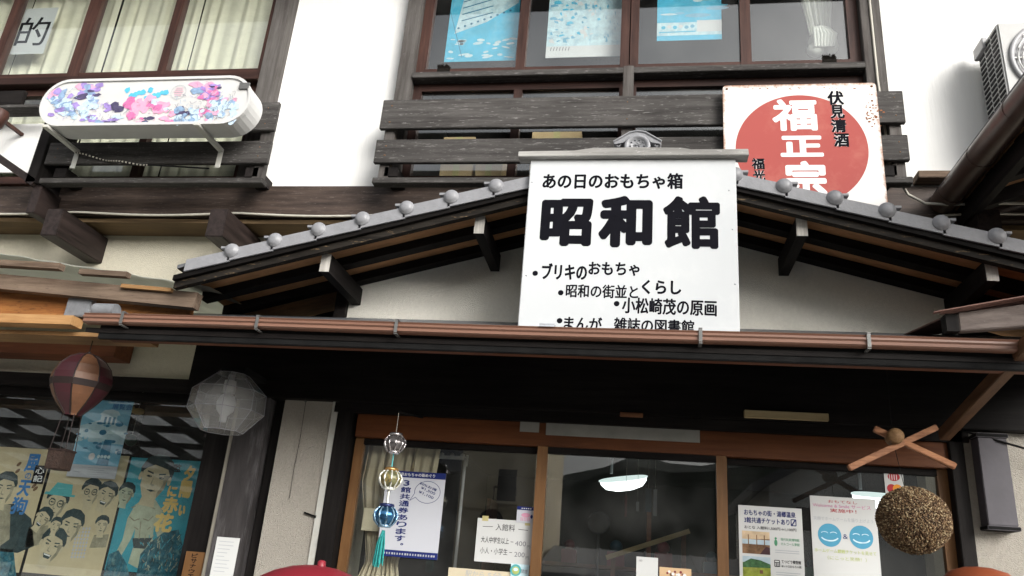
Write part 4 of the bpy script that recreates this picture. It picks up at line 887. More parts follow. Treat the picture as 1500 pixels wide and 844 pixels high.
# ------------------------------------------------------------------ air conditioner
def aircon():
    x0, x1, y0, y1, z0, z1 = 1.80, 2.56, -0.12, 0.13, 3.93, 4.50
    t = thing('air_conditioner', (2.0, 0, 3.93), 'white outdoor air conditioner unit mounted on the right white wall', 'air conditioner')
    MB().box(x0+0.012, x1, y0, y1, z0, z1, 'casing_grey').build('casing', t, bevel=0.008)
    MB().box(x0-0.005, x0+0.02, 0.02, y1+0.012, z1-0.05, z1+0.02, 'plastic_grey').build('corner_cover', t, bevel=0.003)
    g = MB()
    for k in range(17):
        z = z0+0.03+k*0.031
        for (a, b) in ((y0+0.018, y0+0.078), (y0+0.095, y0+0.155), (y0+0.172, y0+0.232)): g.box(x0+0.008, x0+0.014, a, b, z, z+0.015, 'dark_void')
    g.build('side_louvre', t)
    c = Vector((2.068, y0, 4.27)); f = MB()
    f.lathe([(0.225, 0.0), (0.225, 0.014), (0.205, 0.014), (0.200, 0.002)], c, 'plastic_grey', 40, axis=(0, -1, 0)); f.lathe([(0.203, 0.0015), (0, 0.0015)], c, 'dark_void', 40, axis=(0, -1, 0))
    for k in range(1, 9):
        rr = 0.022*k+0.01; f.tube([(c.x+rr*math.cos(a), y0-0.012, c.z+rr*math.sin(a)) for a in [2*math.pi*i/36 for i in range(37)]], 0.0045, 'plastic_white', 6)
    for k in range(8):
        a = math.pi*k/4; f.bar((c.x+0.02*math.cos(a), y0-0.010, c.z+0.02*math.sin(a)), (c.x+0.205*math.cos(a), y0-0.010, c.z+0.205*math.sin(a)), 0.006, 0.004, 'plastic_white', up=(0, 1, 0))
    f.build('fan_guard', t)
    b = MB().bar((x0+0.08, YW, z0-0.02), (x0+0.08, y0+0.02, z0-0.02), 0.03, 0.035, 'bracket_white').bar((x1-0.1, YW, z0-0.02), (x1-0.1, y0+0.02, z0-0.02), 0.03, 0.035, 'bracket_white'); b.build('bracket', t)
aircon()

# ------------------------------------------------------------------ right wing roof with its round gutter running towards the viewer
def right_wing():
    t = thing('wing_roof', (2.2, -1.2, 3.5), 'dark eave of the right wing with round brown gutter pipe running towards the viewer', 'roof')
    gx, gz = 1.535, 3.565
    g = MB().tube([(gx, 0.13, gz+0.004), (gx, -0.5, gz), (gx, -1.4, gz-0.008), (gx, -2.4, gz-0.015)], 0.062, 'gutter_dark', 20)
    g.build('gutter_pipe', t)
    for y in (0.02, -0.34, -0.72, -1.2): MB().lathe([(0.0645, 0), (0.0645, 0.02)], (gx, y, gz), 'gutter_dark', 20, axis=(0, -1, 0)).build('pipe_band', t)
    MB().hexa([(1.60, -2.4, 3.535), (3.6, -2.4, 4.25), (3.6, 0.15, 4.25), (1.60, 0.15, 3.535)], [(1.60, -2.4, 3.56), (3.6, -2.4, 4.275), (3.6, 0.15, 4.275), (1.60, 0.15, 3.56)], 'soffit_wood').build('soffit', t)
    MB().hexa([(1.50, -2.5, 3.585), (3.6, -2.5, 4.335), (3.6, 0.16, 4.335), (1.50, 0.16, 3.585)], [(1.50, -2.5, 3.63), (3.6, -2.5, 4.38), (3.6, 0.16, 4.38), (1.50, 0.16, 3.63)], 'tile_dark').build('roof_slab', t)
    for y in [0.04-0.30*k for k in range(8)]: MB().bar((1.61, y, 3.50), (3.6, y, 4.21), 0.06, 0.07, 'black_wood_x').build('rafter', t)
    MB().box(1.602, 1.64, -2.4, 0.15, 3.43, 3.53, 'black_wood_y').build('fascia', t)
    MB().box(2.1, 2.2, -2.3, 0.15, 3.25, 3.62, 'black_wood_y').build('plate_beam', t)
right_wing()

# ------------------------------------------------------------------ right canopy stub, brace, drain box
t = thing('metal_canopy', (1.5, -0.95, 2.5), 'paint flaked beam under a rusty corrugated sheet canopy at the right edge', 'canopy')
MB().hexa([(1.125, -0.93, 2.517), (2.1, -1.12, 2.57), (2.1, -1.08, 2.57), (1.125, -0.89, 2.517)], [(1.125, -0.93, 2.585), (2.1, -1.12, 2.70), (2.1, -1.08, 2.70), (1.125, -0.89, 2.585)], 'flaked_wood').build('beam', t, bevel=0.003)
MB().box(1.082, 1.124, -0.93, -0.88, 2.515, 2.580, 'black_wood_z').build('end_block', t)
cs = MB()
for k in range(6):
    o_ = 0.010*k
    cs.hexa([(1.035+0.03*k, -0.96+o_*2, 2.574+0.004*k), (2.1, -1.16+o_*2, 2.752+0.004*k), (2.1, -1.14+o_*2, 2.752+0.004*k), (1.035+0.03*k, -0.94+o_*2, 2.574+0.004*k)], [(1.035+0.03*k, -0.96+o_*2, 2.578+0.004*k), (2.1, -1.16+o_*2, 2.757+0.004*k), (2.1, -1.14+o_*2, 2.757+0.004*k), (1.035+0.03*k, -0.94+o_*2, 2.578+0.004*k)], 'copper_sheet')
cs.hexa([(1.12, -0.90, 2.592), (2.1, -1.1, 2.757), (2.1, -0.2, 2.85), (1.12, -0.3, 2.69)], [(1.12, -0.90, 2.598), (2.1, -1.1, 2.763), (2.1, -0.2, 2.856), (1.12, -0.3, 2.696)], 'copper_sheet'); cs.build('sheet', t)
MB().hexa([(1.16, -0.88, 2.586), (2.1, -1.05, 2.70), (2.1, -1.0, 2.70), (1.16, -0.83, 2.586)], [(1.16, -0.88, 2.592), (2.1, -1.05, 2.745), (2.1, -1.0, 2.745), (1.16, -0.83, 2.592)], 'old_batten').build('batten', t)
MB().bar((1.335, -0.08, 2.315), (1.342, -1.25, 2.53), 0.045, 0.05, 'brace_wood').build('strut', t, bevel=0.003)
q = rc(1440, 642, 1486, 770, -0.085); q = (q[0], q[1], q[0]+0.118, q[3])
c = MB().box(q[0], q[2], -0.085, -0.006, q[1], q[3], 'slate_box').box(q[0]-0.006, q[2]+0.006, -0.092, -0.006, q[3]+0.001, q[3]+0.02, 'soot').box(q[0]-0.006, q[2]+0.006, -0.092, -0.006, q[1]-0.019, q[1]-0.001, 'soot')
tag(c.build('wall_box', bevel=0.003), 'tall dark slate coloured box fixed on the right grey plaster wall', 'wall box')
c = MB().tube([(1.437, -0.03, 2.349), (1.55, -0.09, 2.30), (1.75, -0.09, 2.245), (2.0, -0.09, 2.22)], 0.005, 'cable_black', 6); tag(c.build('hanging_wire'), 'thin black wire drooping across the right plaster wall', 'wire')
q = rc(1090, 604, 1213, 616, -0.07); tag(MB().box(q[0], q[2], -0.085, -0.062, q[1]+0.004, q[3], 'pale_strip').build('wood_strip', bevel=0.002), 'pale yellow wood strip fixed under the dark door header', 'strip')
q = rc(908, 605, 942, 611, -0.07); tag(MB().box(q[0], q[2], -0.08, -0.062, q[1], q[3], 'cedar_stick').build('wood_strip', bevel=0.002), 'tiny brown wood scrap on the dark header above the middle door', 'strip')

# ------------------------------------------------------------------ left canopy of translucent sheet on raw timber
def left_canopy():
    t = thing('timber_canopy', (-4, -1.5, 2.4), 'raw timber canopy with translucent corrugated roofing over the left shop window', 'canopy')
    y = -0.62
    # sheets: skewed edge strip seen on edge, and the wide roof further left
    s = MB()
    E0, E1 = Vector((-1.99, -0.60, 2.742)), Vector((-6.0, -0.62, 3.27))
    n = 80
    vs = []
    for i in range(n+1):
        p = E0.lerp(E1, i/n); zz = 0.003*math.sin(i*1.6)
        vs += [(p.x, p.y, p.z+zz), (p.x-0.02, 0.34, p.z+0.10+zz), (p.x, p.y, p.z+zz-0.004), (p.x-0.02, 0.34, p.z+0.096+zz)]
    s.add(vs, [f for i in range(n) for f in ((i*4, i*4+1, i*4+5, i*4+4), (i*4+2, i*4+6, i*4+7, i*4+3))], 'polycarbonate')
    s.build('roof_sheet', t)
    # front members
    MB().bar((-2.02, y, 2.660), (-6.0, y, 2.93), 0.05, 0.075, 'old_batten').build('rafter', t)
    MB().bar((-2.14, y-0.03, 2.700), (-2.40, y-0.03, 2.716), 0.03, 0.018, 'yellow_wood_x').build('batten', t)
    MB().bar((-2.37, y-0.05, 2.765), (-2.62, y-0.05, 2.775), 0.035, 0.025, 'old_batten').build('batten', t)
    MB().bar((-2.72, y-0.06, 2.795), (-3.4, y-0.06, 2.82), 0.04, 0.03, 'old_batten').build('batten', t)
    MB().box(-6.0, -2.08, y+0.05, y+0.08, 2.575, 2.72, 'raw_wood_x').build('fascia', t)
    MB().box(-2.70, -2.57, y+0.01, y+0.045, 2.575, 2.695, 'zinc').build('metal_plate', t, bevel=0.004)
    MB().box(-6.0, -2.612, y-0.03, y+0.045, 2.522, 2.566, 'yellow_wood_x').build('front_beam', t)
    MB().box(-6.0, -2.30, y+0.05, y+0.20, 2.49, 2.51, 'yellow_wood_x').build('ledge', t)
    MB().box(-6, -2.985, 0.20, 0.36, 2.60, 2.735, 'red_wood_x').build('wall_beam', t, bevel=0.003)
    # wide part beyond the left edge, mirrored in the shop window
    zr = lambda y: 3.30+(y+0.75)*0.14
    g = MB(); n = 130; vs = []
    for i in range(n+1):
        x = -3.35-9*i/n; zz = 0.010*math.sin(i*1.9); vs += [(x, -7.0, zr(-7.0)+zz), (x, -0.75, zr(-0.75)+zz), (x, -7.0, zr(-7.0)+zz-0.004), (x, -0.75, zr(-0.75)+zz-0.004)]
    g.add(vs, [f for i in range(n) for f in ((i*4, i*4+1, i*4+5, i*4+4), (i*4+2, i*4+6, i*4+7, i*4+3))], 'clear_polycarbonate'); g.build('roof_sheet', t)
    for k in range(10): y_ = -0.95-k*0.62; MB().box(-12.2, -3.4, y_-0.075, y_+0.075, zr(y_)-0.09, zr(y_)-0.035, 'black_wood_x').build('cross_beam', t)
    for k in range(15): MB().bar((-3.6-k*0.58, -0.78, zr(-0.78)-0.125), (-3.6-k*0.58, -7.0, zr(-7.0)-0.125), 0.13, 0.05, 'black_wood_y').build('long_beam', t)
    for k in range(2): MB().box(-4.32-k*5, -4.2-k*5, -6.9, -6.78, 0, 2.25, 'black_wood_z').build('post', t)
left_canopy()

# ------------------------------------------------------------------ left window display: posters behind the glass
def face(p, cx, cz, s, y, skin, dark, rot=0.0, smile=False, specs=False, hat=False, k=0.0):
    """a printed head: plain generic features, s = head height"""
    cr, sr = math.cos(rot), math.sin(rot); T = lambda a, b: (cx+s*(a*cr-b*sr), cz+s*(a*sr+b*cr)); D = y-k
    pl = lambda pts, d, m: p.poly([T(a, b) for a, b in pts], D-d, m)
    el = lambda a, b, rx, rz, d, m, n=18: pl([(a+rx*math.cos(2*math.pi*i/n), b+rz*math.sin(2*math.pi*i/n)) for i in range(n)], d, m)
    pl([(-0.15, -0.32), (0.15, -0.32), (0.20, -0.62), (-0.20, -0.62)], 0.0001, skin)
    hair = [(-0.385, -0.02), (-0.42, 0.20), (-0.33, 0.42), (-0.12, 0.54), (0.14, 0.54), (0.34, 0.42), (0.42, 0.20), (0.385, -0.02), (0.30, 0.0), (-0.30, 0.0)]
    pl(hair, 0.0002, dark)
    pl([(-0.34, 0.12), (-0.30, -0.20), (-0.18, -0.42), (0, -0.50), (0.18, -0.42), (0.30, -0.20), (0.34, 0.12), (0.26, 0.24), (0.10, 0.27), (-0.10, 0.30), (-0.27, 0.20)], 0.0004, skin)
    el(-0.37, 0.0, 0.045, 0.10, 0.0003, skin, 10); el(0.37, 0.0, 0.045, 0.10, 0.0003, skin, 10)
    for q in (-1, 1):
        pl([(q*0.07, 0.12), (q*0.23, 0.15), (q*0.24, 0.12), (q*0.07, 0.085)][::q], 0.0006, dark)
        el(q*0.155, 0.03, 0.065, 0.024, 0.0006, dark, 12); el(q*0.155+0.02, 0.033, 0.015, 0.010, 0.0008, skin, 8)
        if specs: p.ring(*T(q*0.155, 0.03), s*0.105, s*0.028, D-0.0009, dark, n=14)
    pl([(-0.03, 0.04), (-0.07, -0.15), (0.0, -0.18), (0.05, -0.15), (0.0, -0.13), (-0.035, -0.13)], 0.0006, 'print_mid')
    if smile:
        pl([(-0.15, -0.23), (0.15, -0.23), (0.09, -0.35), (-0.09, -0.35)], 0.0006, dark); pl([(-0.12, -0.24), (0.12, -0.24), (0.10, -0.275), (-0.10, -0.275)], 0.0008, 'ink_white')
    else:
        pl([(-0.12, -0.265), (0, -0.25), (0.12, -0.265), (0, -0.30)], 0.0006, dark)
    pl([(0.20, 0.10), (0.34, 0.12), (0.30, -0.20), (0.18, -0.42), (0.16, -0.30), (0.24, -0.10)], 0.0005, 'print_mid')
    if hat:
        pl([(-0.55, 0.20), (0.55, 0.32), (0.56, 0.39), (-0.52, 0.29)], 0.0009, 'ink_teal'); pl([(-0.40, 0.30), (0.42, 0.38), (0.33, 0.68), (-0.24, 0.64)], 0.0009, 'ink_teal')
    return p
def window_posters():
    y = 0.452; G = 'posters in the left shop window'
    Q = lambda a, b: (at(a, b, y).x, at(a, b, y).z)
    # leftmost: yellowed with blue brush characters
    o = sheet('old_poster', 'yellowed poster with blue brush characters, at the left frame edge', 'poster', -4.05, 1.40, -3.405, 2.085, y, 'paper_old', G)
    p = MB(); x, z = Q(5, 735)
    p.poly([Q(0, 740), Q(20, 738), Q(46, 760), Q(50, 800), Q(26, 810), Q(0, 808)], y-L1, 'print_dark'); p.poly([Q(0, 738), Q(16, 740), Q(14, 790), Q(0, 800)], y-L2, 'print_mid')
    face(p, x-0.02, z+0.07, 0.19, y, 'print_skin', 'print_dark', k=L2)
    p.poly([Q(0, 803), Q(20, 805), Q(24, 844), Q(0, 844)], y-L1, 'print_teal_dark')
    for (a, b) in ((28, 680), (26, 690), (50, 712), (52, 716), (3, 697)): c_ = Q(a, b); p.disc(c_[0], c_[1], 0.018, y-L1, 'ink_brown', rz=0.010, rot=0.8, n=9)
    p.build('picture', o)
    l_ = MB(); x0, z0, x1, z1 = rc(38, 665, 60, 692, y); l_.text('風', (x0, z0, x1, z1), y-L4, 'ink_blue', 0.03)
    x0, z0, x1, z1 = rc(37, 693, 46, 702, y); l_.text('の', (x0, z0, x1, z1), y-L4, 'ink_blue', 0.015)
    x0, z0, x1, z1 = rc(27, 703, 45, 727, y); l_.text('天', (x0, z0, x1, z1), y-L4, 'ink_blue', 0.035)
    x0, z0, x1, z1 = rc(17, 728, 40, 754, y); l_.text('狗', (x0, z0, x1, z1), y-L4, 'ink_blue', 0.035)
    l_.build('lettering', o)
    # dark tag with two white characters
    x0, z0, x1, z1 = rc(53, 682, 66, 709, 0.446); o = sheet('paper_tag', 'black paper tag with two white characters between the two yellowed posters', 'tag', x0-0.02, z0, x1, z1, 0.446, 'ink_black', tilt=0.0)
    MB().vtext('心記', x0-0.01, z1-0.006, x1-0.01, z0+0.006, 0.446-L1, 'ink_white', 0.02).build('lettering', o)
    # faces poster
    o = sheet('old_poster', 'yellowed poster of scattered smiling heads, one in a green hat', 'poster', -3.385, 1.405, -2.905, 2.075, y, 'paper_old', G)
    p = MB()
    for i, (a, b, s, rt, kw) in enumerate(((82, 738, 0.17, -0.15, dict(hat=True, specs=True)), (133, 722, 0.145, 0.0, dict(specs=True)), (156, 726, 0.145, -0.25, dict(smile=True)), (104, 772, 0.175, -0.12, {}), (76, 800, 0.185, -0.22, dict(smile=True)), (150, 770, 0.10, 0.05, {}), (64, 760, 0.12, -0.5, dict(smile=True)), (83, 770, 0.085, -0.1, {}))):
        c_ = Q(a, b); face(p, c_[0], c_[1], s*1.05, y, 'print_skin', 'print_dark', rot=rt, k=L1+0.0012*i, **kw)
    c_ = Q(146, 790); p.poly([(c_[0]-0.04, c_[1]+0.02), (c_[0]+0.05, c_[1]+0.03), (c_[0]+0.05, c_[1]-0.04), (c_[0]-0.05, c_[1]-0.05)], y-L1, 'print_mid')
    c_ = Q(56, 782); p.poly([(c_[0]-0.07, c_[1]+0.03), (c_[0]+0.05, c_[1]+0.05), (c_[0]+0.06, c_[1]-0.05), (c_[0]-0.06, c_[1]-0.08)], y-L1, 'print_mid')
    for i in range(5):
        for j in range(9): a = Q(112+i*4.4-j*1.1, 776+j*5.2); p.rect(a[0], a[1], a[0]+0.011, a[1]+0.013, y-L1, 'ink_pale_grey')
    p.build('picture', o)
    # blue exhibition poster in front
    yb = 0.436
    o = sheet('exhibition_poster', 'light blue exhibition poster of a tower above the yellowed poster of heads', 'poster', -3.262, 1.938, -2.952, 2.43, yb, 'poster_blue', G)
    x0, z0, x1, z1 = -3.262, 1.938, -2.952, 2.43; X = lambda u: x0+(x1-x0)*u; Z = lambda v: z0+(z1-z0)*v; p = MB(); rnd = random.Random(4)
    p.rect(X(0), Z(0), X(1), Z(0.145), yb-L1, 'paper_cool')
    p.poly([(X(0), Z(0.60)), (X(0.3), Z(0.66)), (X(0.5), Z(0.70)), (X(1), Z(0.62)), (X(1), Z(0.40)), (X(0), Z(0.42))], yb-L1, 'poster_blue_pale')
    p.poly([(X(0.40), Z(0.60)), (X(0.40), Z(0.74)), (X(0.36), Z(0.75)), (X(0.44), Z(0.80)), (X(0.60), Z(0.815)), (X(0.74), Z(0.79)), (X(0.80), Z(0.745)), (X(0.74), Z(0.74)), (X(0.74), Z(0.60))], yb-L2, 'poster_blue_pale')
    for k in range(3): p.rect(X(0.48+0.09*k), Z(0.63), X(0.53+0.09*k), Z(0.72), yb-L3, 'poster_blue_dark')
    for k in range(26): p.disc(X(rnd.uniform(0.0, 1)), Z(rnd.uniform(0.30, 0.66)), rnd.uniform(0.01, 0.03), yb-L2-0.00002*k, rnd.choice(['poster_blue_dark', 'poster_blue_pale', 'poster_blue']), rz=rnd.uniform(0.004, 0.016), n=9)
    p.poly([(X(0.55), Z(0.15)), (X(0.60), Z(0.45)), (X(0.75), Z(0.45)), (X(0.8), Z(0.15))], yb-L3, 'poster_blue_dark')
    p.rect(X(0), Z(0.52), X(1), Z(0.555), yb-L2, 'poster_foam'); p.disc(X(0.42), Z(0.245), 0.02, yb-L4, 'ink_white')
    for k in range(4): p.disc(X(0.56+0.07*k), Z(0.25), 0.010, yb-L4, 'poster_foam')
    for k in range(4): p.line([(X(0.40), Z(0.115-0.025*k)), (X(0.85-0.1*(k % 2)), Z(0.115-0.025*k))], 0.004, yb-L2, 'ink_pale_grey')
    p.line([(X(0.12), Z(0.06)), (X(0.28), Z(0.06))], 0.005, yb-L2, 'ink_pale_grey'); p.build('picture', o)
    MB().text('を描く', (X(0.50), Z(0.90), X(0.92), Z(0.975)), yb-L4, 'ink_blue', 0.02).text('展覧会', (X(0.58), Z(0.815), X(1.0), Z(0.885)), yb-L4, 'ink_blue', 0.012).build('lettering', o)
    # teal film poster
    o = sheet('film_poster', 'teal poster of a big dark haired head above a bare chested figure', 'poster', -2.888, 1.455, -2.442, 2.07, y-0.002, 'poster_teal', G); y2 = y-0.002
    p = MB()
    body = [(195, 760), (188, 790), (178, 810), (186, 814), (200, 790), (206, 775), (204, 800), (196, 825), (214, 835), (222, 806), (230, 830), (236, 838), (240, 812), (232, 790), (234, 770), (240, 790), (246, 812), (254, 806), (250, 775), (246, 748), (236, 732), (222, 728), (206, 740)]
    p.poly([Q(a-8, b) for a, b in body], y2-L1, 'print_skin_teal')
    for pts_ in (((196, 757), (203, 763), (211, 760)), ((216, 760), (224, 763), (231, 756)), ((213, 764), (210, 790)), ((199, 744), (206, 741)), ((226, 742), (234, 746)), ((203, 772), (209, 776)), ((222, 776), (227, 772))): p.line([Q(a-6, b) for a, b in pts_], 0.006, y2-L2, 'print_mid')
    c_ = Q(205, 795); p.poly([(c_[0]-0.05, c_[1]+0.02), (c_[0]+0.07, c_[1]+0.03), (c_[0]+0.04, c_[1]-0.03), (c_[0]-0.03, c_[1]-0.03)], y2-L2, 'print_dark')
    rnd = random.Random(8)
    p.poly([Q(200, 844), Q(206, 812), Q(222, 794), Q(240, 780), Q(262, 776), Q(268, 800), Q(262, 844)], y2-L2, 'print_teal_dark'); p.poly([Q(152, 844), Q(160, 812), Q(174, 806), Q(186, 826), Q(190, 844)], y2-L2, 'print_teal_dark')
    for k in range(80):
        a = Q(rnd.uniform(206, 262), rnd.uniform(788, 838)); p.line([a, (a[0]+rnd.uniform(-0.02, 0.02), a[1]+rnd.uniform(0.01, 0.035))], 0.004, y2-L3-0.00001*k, rnd.choice(['print_skin_teal', 'print_mid', 'print_dark', 'poster_teal']))
    c_ = Q(229, 700); face(p, c_[0]-0.005, c_[1]-0.005, 0.25, y2, 'print_skin', 'print_dark', rot=-0.12, k=L3); c_ = Q(185, 724); face(p, c_[0], c_[1], 0.125, y2, 'print_skin_teal', 'print_dark', rot=-0.1, k=L3)
    p.build('picture', o)
    l_ = MB()
    for (ch, a, b, c2, d) in (('夕', 270, 682, 286, 706), ('陽', 264, 704, 282, 730), ('に', 246, 712, 260, 728), ('赤', 238, 728, 262, 752), ('い', 262, 740, 272, 756), ('花', 226, 752, 254, 780)):
        x0, z0, x1, z1 = rc(a, b, c2, d, y2); l_.text(ch, (x0, z0, x1, z1), y2-0.004, 'ink_yellow', 0.05)
    x0, z0, x1, z1 = rc(254, 680, 266, 692, y2); l_.text('監', (x0, z0, x1, z1), y2-0.004, 'print_dark', 0.03); l_.build('lettering', o)
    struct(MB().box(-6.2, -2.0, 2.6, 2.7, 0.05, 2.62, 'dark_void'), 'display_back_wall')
window_posters()
# trinkets hanging behind the left window
t = thing('hanging_trinket', tuple(at(192, 645, 0.8)), 'green glass ball hung below a small yellow bird behind the left window', 'ornament')
p = at(192, 645, 0.8); q = at(186, 602, 0.8)
MB().ball(p, 0.038, 'toy_green', 16, 10).build('ball', t); MB().ball((p.x, p.y, q.z), 0.03, 'ink_yellow', 12, 8, (1.6, 0.8, 0.7)).ball((p.x-0.045, p.y, q.z+0.018), 0.016, 'ink_yellow', 10, 6).build('bird', t)
MB().tube([(p.x, p.y, p.z+0.03), (p.x, p.y, 2.60)], 0.0018, 'cable_cream', 5).build('string', t)
q = at(198, 660, 0.55); tag(MB().ball((q.x, q.y, q.z), 0.032, 'dark_void', 14, 10).tube([(q.x, q.y, q.z), (q.x, q.y, 2.62)], 0.002, 'cable_black', 5).build('hanging_ball'), 'dark round ball hung to the right of the blue exhibition poster', 'ornament')

# ------------------------------------------------------------------ balloon ornament
def balloon():
    y = -0.5; c = at(119, 560, y); t = thing('balloon_ornament', (c.x, y, 1.88), 'brown and tan striped hot air balloon ornament hung by the left window', 'ornament')
    prof = [(a*0.85, b*0.86) for a, b in [(0.004, 0.160), (0.05, 0.150), (0.10, 0.122), (0.138, 0.080), (0.158, 0.030), (0.160, -0.005), (0.150, -0.040), (0.128, -0.082), (0.098, -0.122), (0.066, -0.155), (0.046, -0.178), (0.044, -0.186)]]
    n = 48; e = MB(); vs = []
    for (r, h) in prof:
        for k in range(n):
            a = 2*math.pi*k/n; g = 1-0.035*abs(math.cos(a*4)); vs.append((c.x+r*g*math.cos(a), y+r*g*math.sin(a), c.z+h))
    for i in range(len(prof)-1):
        for k in range(n):
            gore = ((k+3)//6) % 8; m = 'balloon_tan' if gore in (5, 7, 2) else 'balloon_maroon'
            if prof[i][1] > -0.026 and prof[i+1][1] < -0.017: m = 'balloon_band'
            e.add([vs[i*n+k], vs[i*n+(k+1) % n], vs[(i+1)*n+(k+1) % n], vs[(i+1)*n+k]], [(3, 2, 1, 0)], m, True)
    e.build('envelope', t)
    s = MB()
    for k in range(8):
        a = 2*math.pi*(k*6-3)/n; s.tube([(c.x+(r+0.001)*0.972*math.cos(a), y+(r+0.001)*0.972*math.sin(a), c.z+h) for r, h in prof], 0.0045, 'balloon_band', 5)
    s.build('seam', t)
    b = MB(); zb = at(90, 674, y).z; b.prism([(c.x-0.040, zb-0.045), (c.x+0.040, zb-0.045), (c.x+0.044, zb+0.04), (c.x-0.044, zb+0.04)], 'xz', y-0.038, y+0.038, 'wicker')
    b.box(c.x-0.047, c.x+0.047, y-0.041, y+0.041, zb+0.036, zb+0.046, 'balloon_band'); b.build('basket', t, bevel=0.003)
    for sx in (-1, 1):
        for sy in (-1, 1): MB().tube([(c.x+sx*0.040, y+sy*0.034, zb+0.04), (c.x+sx*0.030, y+sy*0.025, c.z-0.155)], 0.002, 'balloon_band', 5).build('cord', t)
    MB().tube([(c.x, y, c.z+0.136), (c.x, y, 2.555)], 0.002, 'cable_black', 5).lathe([(0.010, 0), (0.012, 0.006), (0.004, 0.014)], (c.x, y, c.z+0.136), 'balloon_band', 10).build('string', t)
balloon()

# ------------------------------------------------------------------ faceted lantern on the pillar
def lantern():
    y = -0.30; c = at(333, 591, y); t = thing('glass_lantern', (c.x, y, c.z), 'clear faceted glass lantern mounted high on the dark pillar', 'lantern')
    prof = [(0.078, 0.140), (0.172, 0.055), (0.178, -0.040), (0.098, -0.136)]; ph = math.pi/8
    g = MB().lathe(prof[:], (c.x, y, c.z), 'lamp_glass', 8, smooth=False, phase=ph); g.build('glass_body', t)
    e = MB(); P8 = lambda r, h, k: (c.x+r*math.cos(ph+2*math.pi*k/8), y+r*math.sin(ph+2*math.pi*k/8), c.z+h)
    for k in range(8):
        for i in range(3): e.tube([P8(*prof[i], k), P8(*prof[i+1], k)], 0.0016, 'ink_grey', 5)
        for i in range(4): e.tube([P8(*prof[i], k), P8(*prof[i], k+1)], 0.0016, 'ink_grey', 5)
    e.build('edge_frame', t)
    MB().lathe([(0.072, 0.1405), (0.072, 0.157)], (c.x, y, c.z), 'soot', 8, phase=ph, smooth=False).build('top_plate', t)
    MB().lathe([(0.010, 0.05), (0.034, 0.035), (0.046, 0.0), (0.040, -0.035), (0.018, -0.06), (0.016, -0.09)], (c.x-0.005, y, c.z), 'lamp_film', 18).build('bulb', t)
    MB().lathe([(0.028, 0.05), (0.028, 0.11)], (c.x-0.005, y, c.z), 'plastic_white', 14).lathe([(0.016, 0.11), (0.016, 0.139)], (c.x-0.005, y, c.z), 'plastic_grey', 12).build('socket', t)
    MB().box(c.x-0.055, c.x+0.055, y, -0.06, c.z+0.158, c.z+0.185, 'soot').build('arm', t)
    MB().tube([(-2.055, 0.015, 2.34), (-2.055, 0.015, 1.2)], 0.019, 'conduit_cream', 12).build('conduit', t)
lantern()
# notices on the pillar
x0, z0, x1, z1 = rc(312, 787, 346, 850, -0.034); o = sheet('notice', 'white paper notice taped to the dark pillar under the lantern', 'notice', x0, z0, x1, z1+0.0, -0.034, 'paper')
l_ = MB(); rnd = random.Random(6)
for k in range(9): l_.line([(x0+0.015, z1-0.02-0.017*k), (x0+0.015+rnd.uniform(0.04, 0.085), z1-0.02-0.017*k)], 0.003, -0.034-L1, 'ink_pale_grey')
l_.build('lettering', o)
x0, z0, x1, z1 = rc(268, 808, 297, 852, 0.02); t = thing('wood_tag', (x0, 0.02, z0), 'small orange wooden tag with handwritten characters left of the pillar', 'tag')
MB().box(x0, x1, 0.02, 0.035, z0, z1, 'door_wood_z').build('plate', t, bevel=0.002); MB().vtext('ピサナウェ', (x0*0.55+x1*0.45)-0.012, z1-0.006, (x0*0.55+x1*0.45)+0.020, z0+0.01, 0.02-L1, 'ink_black', 0.02).build('lettering', t)

